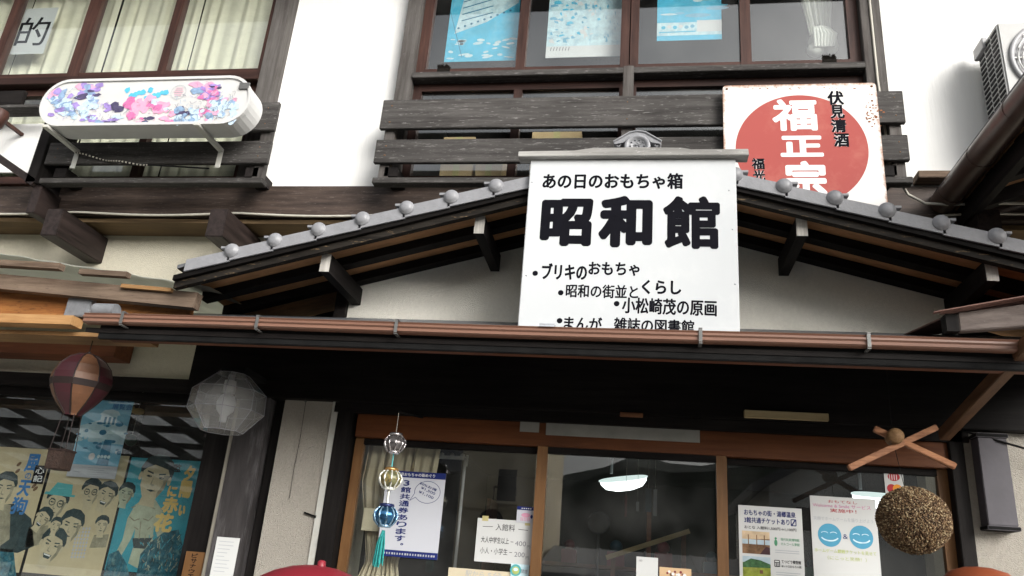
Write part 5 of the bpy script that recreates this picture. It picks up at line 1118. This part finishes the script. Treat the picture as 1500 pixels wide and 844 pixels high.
# ------------------------------------------------------------------ wind chime of three little lanterns
def chime():
    y = -0.40; x = -1.062; t = thing('wind_chime', (x, y, 1.6), 'hanging wind chime of three small ribbed glass lanterns and teal tassel', 'wind chime')
    wob = lambda a: 1+0.05*abs(math.cos(a*5))
    def jar(z, r, body, lid, base):
        j = MB().lathe([(r*0.60, r*0.72), (r*0.80, r*0.60), (r*0.98, r*0.25), (r, 0), (r*0.94, -r*0.35), (r*0.70, -r*0.68), (r*0.5, -r*0.78)], (x, y, z), body, 40, wob=wob).build('jar', t)
        MB().lathe([(r*0.50, r*0.72), (r*0.66, r*0.74), (r*0.66, r*1.0), (r*0.5, r*1.05)], (x, y, z), lid, 20).build('lid', j)
        MB().lathe([(r*0.55, -r*0.98), (r*0.62, -r*0.80), (r*0.5, -r*0.70)], (x, y, z), base, 20).build('foot', j)
        rb = MB()
        for k in range(10):
            a = 2*math.pi*k/10+0.1; rb.tube([(x+rr*1.05*math.cos(a), y+rr*1.05*math.sin(a), z+h) for rr, h in ((r*0.62, r*0.72), (r*0.98, r*0.30), (r*1.02, 0), (r*0.92, -r*0.4), (r*0.6, -r*0.78))], r*0.085, base, 6)
        rb.build('rib', j)
    jar(2.095, 0.045, 'jar_smoke', 'jar_silver', 'jar_silver'); jar(1.940, 0.047, 'jar_olive', 'jar_gold', 'jar_white'); jar(1.785, 0.049, 'jar_blue', 'jar_navy', 'jar_pale_blue')
    MB().tube([(x, y, 2.14), (x, y, at(582, 604, y).z)], 0.0012, 'cable_cream', 5).bar((x, y-0.006, at(582, 604, y).z), (x, 0.002, at(582, 604, y).z+0.06), 0.008, 0.008, 'soot').tube([(x, y, 2.05), (x, y, 1.98)], 0.003, 'ink_teal', 5).tube([(x, y, 1.90), (x, y, 1.83)], 0.006, 'jar_white', 8).build('string', t)
    ts = MB(); rnd = random.Random(1)
    for k in range(40):
        a = rnd.uniform(0, 6.28); r = rnd.uniform(0, 0.018); ts.tube([(x+r*0.3*math.cos(a), y+r*0.3*math.sin(a), 1.725), (x-0.004+r*math.cos(a), y+r*math.sin(a), 1.67), (x-0.006+r*1.3*math.cos(a), y+r*math.sin(a), 1.575+rnd.uniform(0, 0.02))], 0.0025, 'teal_tassel', 4)
    ts.build('tassel', t)
chime()

# ------------------------------------------------------------------ cedar ball with its little stick roof
def cedar_ball():
    y = -0.5; c = at(1338, 762, y); r = 0.127; t = thing('cedar_ball', (c.x, y, c.z), 'brown round cedar leaf ball hanging in front of the right door', 'ornament')
    b = MB().ball(c, r*0.95, 'ball_core', 28, 20, (1.04, 1.04, 0.98)); rnd = random.Random(12)
    n = 6200
    for i in range(n):
        zz = 1-2*(i+0.5)/n; a = i*2.399963+rnd.uniform(-0.02, 0.02); s = math.sqrt(1-zz*zz); d = Vector((s*math.cos(a)*1.04, s*math.sin(a)*1.04, zz*0.98))*(1+0.012*math.sin(a*5+zz*9)+rnd.uniform(-0.012, 0.012))
        p = Vector(c)+d*r*0.94; dn = (d+Vector((rnd.gauss(0, 0.22), rnd.gauss(0, 0.22), rnd.gauss(0, 0.22)))).normalized(); L = rnd.uniform(0.003, 0.009); w_ = rnd.uniform(0.0024, 0.0046)
        u = dn.orthogonal().normalized()*w_; v = dn.cross(u).normalized()*w_; q = p+dn*L
        m = rnd.choice(('ball_a', 'ball_a', 'ball_b', 'ball_b', 'ball_c'))
        b.add([p+u, p+v, p-u, p-v, q+u*0.8, q+v*0.8, q-u*0.8, q-v*0.8], [(0, 1, 5, 4), (1, 2, 6, 5), (2, 3, 7, 6), (3, 0, 4, 7), (4, 5, 6, 7)], m)
    b.build('leaf_ball', t)
    zt_ = at(1310, 645, y).z; k = Vector((at(1310, 640, y).x, y, zt_))
    MB().lathe([(0.0, -0.045), (0.024, -0.042), (0.031, -0.03), (0.031, 0.03), (0.026, 0.04), (0.0, 0.043)], (k.x, y, k.z+0.012), 'cedar_log', 20, axis=(0.1, 1, 0)).build('log_end', t)
    for (a, b_) in (((1243, 686), (1372, 626)), ((1400, 684), (1280, 628))):
        p0, p1 = at(*a, y-0.03), at(*b_, y+0.02); MB().bar(p0, p1, 0.024, 0.022, 'cedar_stick', up=(0, 1, 0)).build('roof_stick', t, bevel=0.003)
    MB().tube([(c.x-0.02, y, c.z+r*0.9), (k.x, y+0.02, k.z), (k.x, y+0.02, k.z+0.05), (k.x, y+0.02, 2.50)], 0.0013, 'soot', 5).build('cord', t)
flat('ball_core', (0.02, 0.012, 0.007), 0.9, var=0.4, scale=60); flat('ball_a', (0.08, 0.045, 0.022), 0.8); flat('ball_b', (0.17, 0.105, 0.050), 0.75); flat('ball_c', (0.34, 0.26, 0.15), 0.7)
cedar_ball()

# ------------------------------------------------------------------ papers on the door panes
def door_papers():
    y = -0.006
    # ticket poster
    x0, z0, x1, z1 = -1.222, 1.632, -0.922, 2.034; yy = 0.046
    o = sheet('ticket_poster', 'white portrait poster with a column of navy characters and a speech bubble', 'poster', x0, z0, x1, z1, yy, 'paper_cool')
    X = lambda u: x0+(x1-x0)*u; Z = lambda v: z0+(z1-z0)*v; p = MB()
    p.rect(X(0), Z(0.925), X(1), Z(1), yy-L1, 'ink_navy'); p.rect(X(0), Z(0.0), X(1), Z(0.075), yy-L1, 'ink_navy')
    pts = [(X(0.72+0.215*math.cos(t)), Z(0.765+0.13*math.sin(t))) for t in [R(-150)+k*R(340)/24 for k in range(25)]]
    p.line(pts+[(X(0.44), Z(0.655)), pts[0]], 0.0022, yy-L1, 'ink_navy'); p.build('print', o)
    l_ = MB(); l_.vtext('3館共通券あります。', X(0.27), Z(0.90), X(0.44), Z(0.09), yy-L2, 'ink_navy', 0.028)
    l_.text('湯郷温泉おもちゃの街めぐり', (X(0.06), Z(0.942), X(0.82), Z(0.983)), yy-L2, 'ink_white', 0.012)
    for i, s in enumerate(('20%お得', '¥1,500', '¥1,100')): l_.text(s, (X(0.57+0.03*(i == 1)), Z(0.815-0.05*i), X(0.88-0.02*i), Z(0.85-0.05*i)), yy-L2, 'ink_navy', 0.016, rot=-0.35)
    for k in range(22): l_.rect(X(0.03+0.043*k), Z(0.025), X(0.03+0.043*k+(0.02 if k % 5 else 0.03)), Z(0.048), yy-L2, 'ink_pale_grey')
    l_.build('lettering', o)
    # entry fee sheet
    q = rc(694, 760, 779, 825, y); o = sheet('price_notice', 'white handwritten admission price sheet taped inside the left door pane', 'notice', *q, 0.044, 'paper'); x0, z0, x1, z1 = q; yy = 0.044
    l_ = MB(); l_.text('入館料', (X(0.33), Z(0.74), X(0.67), Z(0.90)), yy-L1, 'ink_black', 0.0); l_.line([(X(0.10), Z(0.81)), (X(0.28), Z(0.82))], 0.0022, yy-L1, 'ink_black'); l_.line([(X(0.73), Z(0.80)), (X(0.90), Z(0.79))], 0.0022, yy-L1, 'ink_black')
    l_.text('大人中学生以上', (X(0.09), Z(0.44), X(0.58), Z(0.585)), yy-L1, 'ink_black', 0.006); l_.line([(X(0.61), Z(0.50)), (X(0.66), Z(0.50))], 0.0022, yy-L1, 'ink_black'); l_.text('400', (X(0.69), Z(0.42), X(0.88), Z(0.53)), yy-L1, 'ink_grey', -0.004); l_.text('円', (X(0.90), Z(0.38), X(0.955), Z(0.45)), yy-L1, 'ink_grey')
    l_.text('小人・小学生', (X(0.09), Z(0.19), X(0.57), Z(0.335)), yy-L1, 'ink_black', 0.004); l_.line([(X(0.60), Z(0.26)), (X(0.65), Z(0.255))], 0.0022, yy-L1, 'ink_black'); l_.text('200', (X(0.69), Z(0.17), X(0.87), Z(0.28)), yy-L1, 'ink_grey', -0.004); l_.text('円', (X(0.89), Z(0.13), X(0.945), Z(0.20)), yy-L1, 'ink_grey')
    l_.build('lettering', o)
    tp = MB(); tp.rect(X(0.08), Z(0.94), X(0.19), Z(1.06), yy-L2, 'tape'); tp.rect(X(0.84), Z(0.90), X(0.93), Z(1.03), yy-L2, 'tape'); tp.build('tape', o)
    # stickers beside the price sheet
    q = rc(755, 742, 782, 765, y); o = sheet('door_sticker', 'small sticker with a navy band and pink print above the price sheet', 'sticker', *q, 0.040, 'paper_cool'); x0, z0, x1, z1 = q; yy = 0.040
    m = MB(); m.rect(X(0), Z(0.82), X(1), Z(1.05), yy-L1, 'ink_navy')
    for k in range(5): m.disc(X(0.27+0.12*k), Z(0.93), 0.003, yy-L2, 'ink_white', n=8)
    m.disc(X(0.5), Z(0.5), 0.022, yy-L1, 'blob_rose', rz=0.010); m.disc(X(0.82), Z(0.42), 0.006, yy-L1, 'ink_navy', rz=0.009)
    for k in range(6): m.line([(X(0.25+0.09*k), Z(0.12)), (X(0.25+0.09*k), Z(0.36))], 0.004, yy-L1, 'blob_rose')
    m.build('print', o)
    q = rc(746, 826, 773, 845, y); o = sheet('door_sticker', 'small sticker with a round green and blue emblem under the price sheet', 'sticker', *q, 0.040, 'poster_foam'); x0, z0, x1, z1 = q
    m = MB(); m.disc(X(0.27), Z(0.5), 0.026, yy-L1, 'ink_teal'); m.disc(X(0.27), Z(0.48), 0.017, yy-L2, 'ink_lime'); m.disc(X(0.27), Z(0.56), 0.011, yy-L3, 'poster_foam', rz=0.007); m.text('禁煙', (X(0.56), Z(0.3), X(0.92), Z(0.62)), yy-L2, 'ink_grey', 0.0); m.build('print', o)
    q = rc(652, 834, 745, 860, y); o = sheet('handwritten_notice', 'cream handwritten notice cut by the bottom edge, below the price sheet', 'notice', *q, 0.048, 'paper_cream'); x0, z0, x1, z1 = q; yy = 0.048
    MB().text('駅から', (X(0.28), Z(0.55), X(0.58), Z(0.9)), yy-L1, 'ink_pale_grey', 0.0).text('5分', (X(0.64), Z(0.55), X(0.86), Z(0.9)), yy-L1, 'ink_pale_grey', 0.0).build('lettering', o)
    # middle door papers
    q = rc(932, 816, 964, 850, y); o = sheet('blank_notice', 'nearly blank white card low on the middle door pane', 'notice', *q, 0.010, 'paper'); x0, z0, x1, z1 = q
    MB().text('お願い', (X(0.12), Z(0.78), X(0.30), Z(0.88)), 0.010-L1, 'ink_grey').build('lettering', o)
    q = rc(966, 832, 1013, 858, y); o = sheet('picture_card', 'tan picture card with small figures low on the middle door pane', 'card', *q, 0.010, 'paper_tan'); x0, z0, x1, z1 = q
    m = MB(); rnd = random.Random(3)
    for k in range(10): m.disc(X(0.25+0.06*k), Z(0.68+0.1*math.sin(k*2)), rnd.uniform(0.004, 0.009), 0.010-L1-0.0001*k, rnd.choice(['ink_brown', 'toy_red', 'ink_orange', 'ink_white']), n=9)
    m.build('print', o)
    # combined ticket flyer, right door
    yy = 0.050; q = rc(1085, 741, 1177, 862, y); x0, z0, x1, z1 = 0.463, 1.60, 0.742, 1.974
    o = sheet('ticket_flyer', 'white flyer with navy heading and two colour photographs on the right door', 'flyer', x0, z0, x1, z1, yy, 'paper')
    l_ = MB(); l_.text('おもちゃの街・湯郷温泉', (X(0.09), Z(0.885), X(0.90), Z(0.955)), yy-L1, 'ink_navy', 0.022); l_.text('3館共通チケットあり', (X(0.09), Z(0.795), X(0.80), Z(0.865)), yy-L1, 'ink_navy', 0.022); l_.text('おとな 入館料1,500円→1,100円', (X(0.09), Z(0.725), X(0.90), Z(0.765)), yy-L1, 'ink_black', 0.012)
    l_.line([(X(a), Z(b)) for a, b in ((0.825, 0.795), (0.90, 0.795), (0.90, 0.865), (0.825, 0.865), (0.825, 0.795))], 0.004, yy-L1, 'ink_navy'); l_.line([(X(0.835), Z(0.80)), (X(0.89), Z(0.86))], 0.005, yy-L1, 'ink_navy')
    l_.text('現代玩具博物館', (X(0.65), Z(0.61), X(0.94), Z(0.645)), yy-L1, 'ink_green', 0.006); l_.text('オルゴール夢館', (X(0.65), Z(0.56), X(0.94), Z(0.595)), yy-L1, 'ink_green', 0.006)
    l_.text('てつどう模型館', (X(0.65), Z(0.355), X(0.95), Z(0.395)), yy-L1, 'ink_black', 0.014); l_.text('&レトロおもちゃ館', (X(0.65), Z(0.31), X(0.95), Z(0.34)), yy-L1, 'ink_black', 0.010)
    for (zc) in (0.50, 0.475, 0.25, 0.225): l_.line([(X(0.56), Z(zc)), (X(0.93), Z(zc))], 0.003, yy-L1, 'ink_pale_grey')
    l_.build('lettering', o)
    p = MB(); p.rect(X(0.05), Z(0.44), X(0.48), Z(0.70), yy-L1, 'photo_indoor'); p.poly([(X(0.05), Z(0.60)), (X(0.48), Z(0.62)), (X(0.48), Z(0.70)), (X(0.05), Z(0.70))], yy-L2, 'photo_roof')
    for u in (0.14, 0.27, 0.39): p.rect(X(u), Z(0.53), X(u+0.015), Z(0.66), yy-L3, 'photo_indoor')
    p.rect(X(0.05), Z(0.55), X(0.48), Z(0.605), yy-L2-0.0002, 'photo_sky')
    p.poly([(X(0.32), Z(0.44)), (X(0.48), Z(0.44)), (X(0.48), Z(0.52)), (X(0.42), Z(0.53))], yy-L3, 'balloon_maroon')
    p.rect(X(0.05), Z(0.11), X(0.48), Z(0.41), yy-L1, 'photo_field'); p.poly([(X(0.05), Z(0.34)), (X(0.48), Z(0.30)), (X(0.48), Z(0.41)), (X(0.05), Z(0.41))], yy-L2, 'photo_sky'); p.poly([(X(0.05), Z(0.33)), (X(0.18), Z(0.385)), (X(0.33), Z(0.37)), (X(0.48), Z(0.33)), (X(0.48), Z(0.29)), (X(0.05), Z(0.28))], yy-L3, 'photo_hill'); p.rect(X(0.31), Z(0.22), X(0.36), Z(0.26), yy-L4, 'balloon_tan')
    p.build('photo', o)
    lg = MB(); lg.disc(X(0.575), Z(0.585), 0.007, yy-L1, 'ink_green', rz=0.014); lg.disc(X(0.575), Z(0.635), 0.005, yy-L1, 'ink_green')
    lg.line([(X(a), Z(b)) for a, b in ((0.545, 0.315), (0.62, 0.315), (0.62, 0.385), (0.545, 0.385), (0.545, 0.315))], 0.003, yy-L1, 'ink_black'); lg.line([(X(0.545), Z(0.36)), (X(0.62), Z(0.36))], 0.003, yy-L1, 'ink_black'); lg.line([(X(0.57), Z(0.315)), (X(0.57), Z(0.355))], 0.003, yy-L1, 'ink_black'); lg.line([(X(0.595), Z(0.315)), (X(0.595), Z(0.355))], 0.003, yy-L1, 'ink_black'); lg.build('logo', o)
    # welcome poster with two smiling discs
    x0, z0, x1, z1 = 0.780, 1.62, 1.062, 2.036
    o = sheet('smile_poster', 'white poster with two blue smiling discs on the right door pane', 'poster', x0, z0, x1, z1, yy, 'paper')
    l_ = MB(); l_.text('おもてなし', (X(0.28), Z(0.935), X(0.72), Z(0.965)), yy-L1, 'ink_red', 0.004); l_.text('Welcome & Smile サービス', (X(0.04), Z(0.885), X(0.92), Z(0.925)), yy-L1, 'blob_pink', 0.004); l_.text('実施中！', (X(0.30), Z(0.835), X(0.70), Z(0.875)), yy-L1, 'ink_red', 0.010)
    l_.text('笑顔でホームゲームを盛り上げよう', (X(0.04), Z(0.745), X(0.94), Z(0.785)), yy-L1, 'ink_pale_grey', 0.0); l_.text('&', (X(0.47), Z(0.565), X(0.545), Z(0.615)), yy-L1, 'ink_navy', 0.0)
    l_.text('ホームゲーム観戦チケットを見せて', (X(0.03), Z(0.415), X(0.95), Z(0.455)), yy-L1, 'ink_lime', 0.006); l_.text('（にこっと笑顔！）', (X(0.22), Z(0.345), X(0.80), Z(0.385)), yy-L1, 'ink_lime', 0.002); l_.build('lettering', o)
    p = MB()
    for u in (0.27, 0.745):
        cx, cz, r = X(u), Z(0.595), 0.050; p.disc(cx, cz, r, yy-L1, 'logo_blue', n=36)
        for s in (-1, 1): p.line([(cx+s*0.019+0.015*math.cos(t)-0.002, cz+0.006+0.008*math.sin(t)) for t in [R(20+k*20) for k in range(8)]], 0.0028, yy-L2, 'poster_foam')
        p.line([(cx+0.036*math.cos(t), cz-0.006+0.018*math.sin(t)) for t in [R(195+k*15) for k in range(11)]], 0.006, yy-L2, 'poster_foam')
    p.build('logo', o)
    # payment card sticker
    x0, z0, x1, z1 = 1.108, 2.000, 1.190, 2.176; yy = 0.050
    o = sheet('card_sticker', 'narrow white sticker of payment card marks above the cedar ball', 'sticker', x0, z0, x1, z1, yy, 'paper')
    p = MB(); p.disc(X(0.5), Z(0.80), 0.026, yy-L1, 'ink_red', rz=0.019)
    for k in range(4): p.line([(X(0.28+0.12*k), Z(0.72)), (X(0.28+0.12*k), Z(0.86))], 0.003, yy-L2, 'ink_white')
    p.disc(X(0.34), Z(0.50), 0.020, yy-L1, 'ink_red'); p.disc(X(0.64), Z(0.50), 0.020, yy-L2, 'ink_orange'); p.rect(X(0.1), Z(0.29), X(0.9), Z(0.325), yy-L1, 'ink_navy'); p.text('VISA', (X(0.16), Z(0.16), X(0.86), Z(0.26)), yy-L1, 'ink_navy', 0.03); p.build('logo', o)
door_papers()

# ------------------------------------------------------------------ inside the shop
def gath(v): return (0.30+0.70*min(1, abs(v-0.18)*1.9), 0.5+0.10*math.sin(v*2))
tag(curtain_mesh(-1.40, -1.02, 1.45, 2.17, 0.16, 8, 0.020, 'curtain_beige', gather=lambda v: ((0.42+0.58*min(1.0, max(0.0, (v-0.22))*1.9)) if v > 0.22 else 0.42+(0.22-v)*1.2, 0.42+0.14*v), nz=30, seed=9).build('door_curtain'), 'beige curtain gathered and tied inside the left door', 'curtain')
def ring_lamp(x, y, z, r, lb, tilt):
    t = thing('ceiling_lamp', (x, y, z), lb, 'ceiling lamp', 'lit lamps inside the shop')
    ax = Vector((0.16*tilt, -0.20, 1)).normalized()
    MB().lathe([(r, 0.0), (r*0.97, -0.025), (r*0.78, -0.065), (r*0.4, -0.085), (0.0, -0.09)], (x, y, z), 'lamp_lit', 40, axis=ax).build('diffuser', t)
    MB().lathe([(r*1.0, 0.0), (r*1.05, 0.004), (r*1.05, 0.014), (r*0.95, 0.02), (0.0, 0.02)], (x, y, z), 'lamp_ring', 40, axis=ax).build('ring_frame', t)
    MB().tube([(x-0.1, y, z+0.045), (x-0.1, y, 2.62)], 0.012, 'plastic_grey', 8).build('stem', t)
p = at(913, 703, 3.0); ring_lamp(p.x, 3.0, p.z, 0.195, 'lit round ceiling lamp seen through the middle door', -1)
p = at(1282, 727, 2.6); ring_lamp(p.x, 2.6, p.z, 0.16, 'lit lamp half hidden behind the smile poster and cedar ball', 0)
t = thing('display_shelf', (0.2, 3.9, 0.05), 'dark wooden shelf stacked with toys at the back of the shop', 'shelf')
mb = MB(); mb.box(-1.4, 1.8, 3.8, 4.2, 1.30, 1.33, 'red_wood_x'); mb.box(-1.4, 1.8, 3.8, 4.2, 1.75, 1.78, 'red_wood_x'); mb.box(-1.4, -1.36, 3.8, 4.2, 0.05, 2.3, 'red_wood_x'); mb.box(1.76, 1.8, 3.8, 4.2, 0.05, 2.3, 'red_wood_x'); mb.box(0.1, 0.14, 3.8, 4.2, 0.05, 2.3, 'red_wood_x'); mb.build('frame', t)
rnd = random.Random(21); cols = ['red', 'green', 'yellow', 'blue']
for k in range(14):
    cl = rnd.choice(cols); zb = 1.78 if k % 2 else 1.33; x = -1.25+0.215*k; h = rnd.uniform(0.12, 0.26); w_ = rnd.uniform(0.05, 0.08)
    b = MB().box(x-w_, x+w_, 3.86, 4.02, zb, zb+h*0.7, 'toy_'+cl).ball((x, 3.93, zb+h*0.7+w_*0.6), w_*0.75, 'toy_'+rnd.choice(cols), 12, 8)
    tag(b.build('toy_figure', bevel=0.004), f'small toy in shadow on the {"upper" if k % 2 else "lower"} dark shelf at the shop back', 'toy', 'toys on the back shelf')
for (px, py0, py1, wd, m, lb) in ((917, 726, 757, 0.016, 'toy_red', 'red paper streamer hanging below the lit ceiling lamp'), (950, 715, 750, 0.04, 'toy_blue', 'blue green paper strip hanging right of the lit ceiling lamp'), (960, 717, 756, 0.025, 'ink_pale_grey', 'pale paper strip hanging right of the blue green strip'), (934, 735, 749, 0.02, 'ink_pale_grey', 'short pale tag hanging between red streamer and blue strip')):
    a, b = at(px, py0, 1.8), at(px, py1, 1.8); s = MB().box(a.x-wd/2, a.x+wd/2, 1.8, 1.803, b.z, a.z, m).tube([(a.x, 1.8, a.z), (a.x, 1.8, 2.62)], 0.0015, 'cable_cream', 4); tag(s.build('hanging_strip'), lb, 'paper strip', 'paper strips hanging in the shop')
p = at(877, 766, 2.4); t = thing('round_mirror', (p.x, 2.4, p.z), 'grey round mirror deep in the shop under the lit lamp', 'mirror')
MB().lathe([(0.075, 0), (0.075, 0.012), (0.0, 0.012)], (p.x, 2.4, p.z), 'plastic_grey', 28, axis=(0, -1, 0)).build('disc', t); MB().tube([(p.x+0.078*math.cos(a), 2.39, p.z+0.078*math.sin(a)) for a in [2*math.pi*k/28 for k in range(29)]], 0.006, 'ink_grey', 6).build('rim', t); MB().tube([(p.x, 2.405, p.z-0.07), (p.x, 2.405, 0.05)], 0.01, 'ink_grey', 8).build('stand', t)
a, b = at(888, 817, 1.7), at(1010, 778, 1.7); t = thing('slanted_rail', ((a.x+b.x)/2, 1.7, a.z), 'pale slanting wooden rail inside the middle door', 'rail'); MB().bar(a, b, 0.03, 0.022, 'pale_strip', up=(0, 1, 0)).build('bar', t); MB().box(a.x+0.03, a.x+0.06, 1.72, 1.75, 0.05, a.z, 'red_wood_x').box(b.x-0.05, b.x-0.02, 1.72, 1.75, 0.05, b.z, 'red_wood_x').build('leg', t)
t = thing('white_rack', (-0.9, 0.5, 1.8), 'white wavy edged rack hanging behind the ticket poster', 'rack')
p = at(552, 664, 0.3); q = at(684, 677, 0.3); r_ = MB().bar((p.x, 0.3, p.z), (q.x, 0.3, p.z), 0.012, 0.018, 'plastic_white')
for k in range(9): x = p.x+(q.x-p.x)*(k+0.5)/9; r_.lathe([(0.014, 0), (0.010, 0.012), (0.0, 0.017)], (x, 0.3, p.z+0.008), 'plastic_white', 12)
r_.bar((q.x, 0.3, p.z+0.015), (q.x, 0.3, p.z-0.04), 0.008, 0.012, 'plastic_white', up=(0, 1, 0)); r_.build('top_edge', t); MB().tube([(p.x+0.02, 0.3, p.z), (p.x+0.02, 0.3, 0.05)], 0.008, 'plastic_grey', 8).tube([(q.x-0.01, 0.3, p.z), (q.x-0.01, 0.3, 0.05)], 0.008, 'plastic_grey', 8).build('leg', t)
x0, z0, x1, z1 = rc(532, 745, 557, 778, 0.12); tag(MB().box(x0, x1, 0.11, 0.113, z0, z1, 'paper_cream').build('cream_card'), 'blank cream card in front of the tied beige curtain', 'card')

# ------------------------------------------------------------------ round-topped posts at the bottom edge
c = at(470, 826, -0.9); t = thing('red_pillar_box', (c.x, -0.95, 0), 'round red domed top with a small knob below the grey porch wall', 'pillar box')
zt_ = c.z-0.006; R0 = 0.24
MB().lathe([(0.19, 0.02), (0.19, zt_-0.16), (0.20, zt_-0.14), (0.235, zt_-0.13), (0.235, zt_-0.105), (0.215, zt_-0.075), (0.18, zt_-0.048), (0.135, zt_-0.025), (0.08, zt_-0.008), (0.03, zt_-0.001), (0.0, zt_)], (c.x, -0.95, 0), 'red_paint', 40).build('body', t)
MB().lathe([(0.016, zt_-0.003), (0.014, zt_+0.014), (0.006, zt_+0.018), (0, zt_+0.018)], (c.x+0.03, -0.97, 0), 'red_paint', 14).build('knob', t)
MB().lathe([(0.24, 0.004), (0.24, 0.02), (0.20, 0.02)], (c.x, -0.95, 0), 'soot', 32).build('base', t)
c = at(1424, 829, -0.6); t = thing('orange_round_post', (c.x, -0.65, 0), 'orange rounded top at the bottom edge beside the cedar ball', 'post')
zt_ = c.z-0.004
MB().lathe([(0.10, 0.02), (0.10, zt_-0.16), (0.125, zt_-0.13), (0.138, zt_-0.09), (0.125, zt_-0.05), (0.09, zt_-0.018), (0.045, zt_-0.004), (0.0, zt_)], (c.x, -0.65, 0), 'orange_paint', 36).build('body', t)
MB().lathe([(0.14, 0.004), (0.14, 0.02), (0.10, 0.02)], (c.x, -0.65, 0), 'soot', 28).build('base', t)

# wire and peg on the porch side wall
c = MB(); a, b, d, e = at(448, 588, -0.006), at(440, 640, -0.012), at(430, 690, -0.008), at(424, 730, -0.006)
c.tube([a, b, d, e], 0.0012, 'cable_black', 5); c.lathe([(0.004, 0), (0.006, 0.012), (0.003, 0.016)], (a.x, -0.001, a.z), 'steel', 8, axis=(0, -1, 0)); tag(c.build('hanging_wire'), 'thin black wire hanging from a hook on the grey porch wall', 'wire')
a, b = at(446, 751, -0.01), at(463, 757, -0.012); tag(MB().bar(a, b, 0.008, 0.008, 'soot', up=(0, 1, 0)).box(b.x-0.01, b.x, -0.014, 0.0, b.z-0.006, b.z+0.006, 'soot').build('wall_peg'), 'short black peg on the grey porch wall beside the white trim', 'peg')
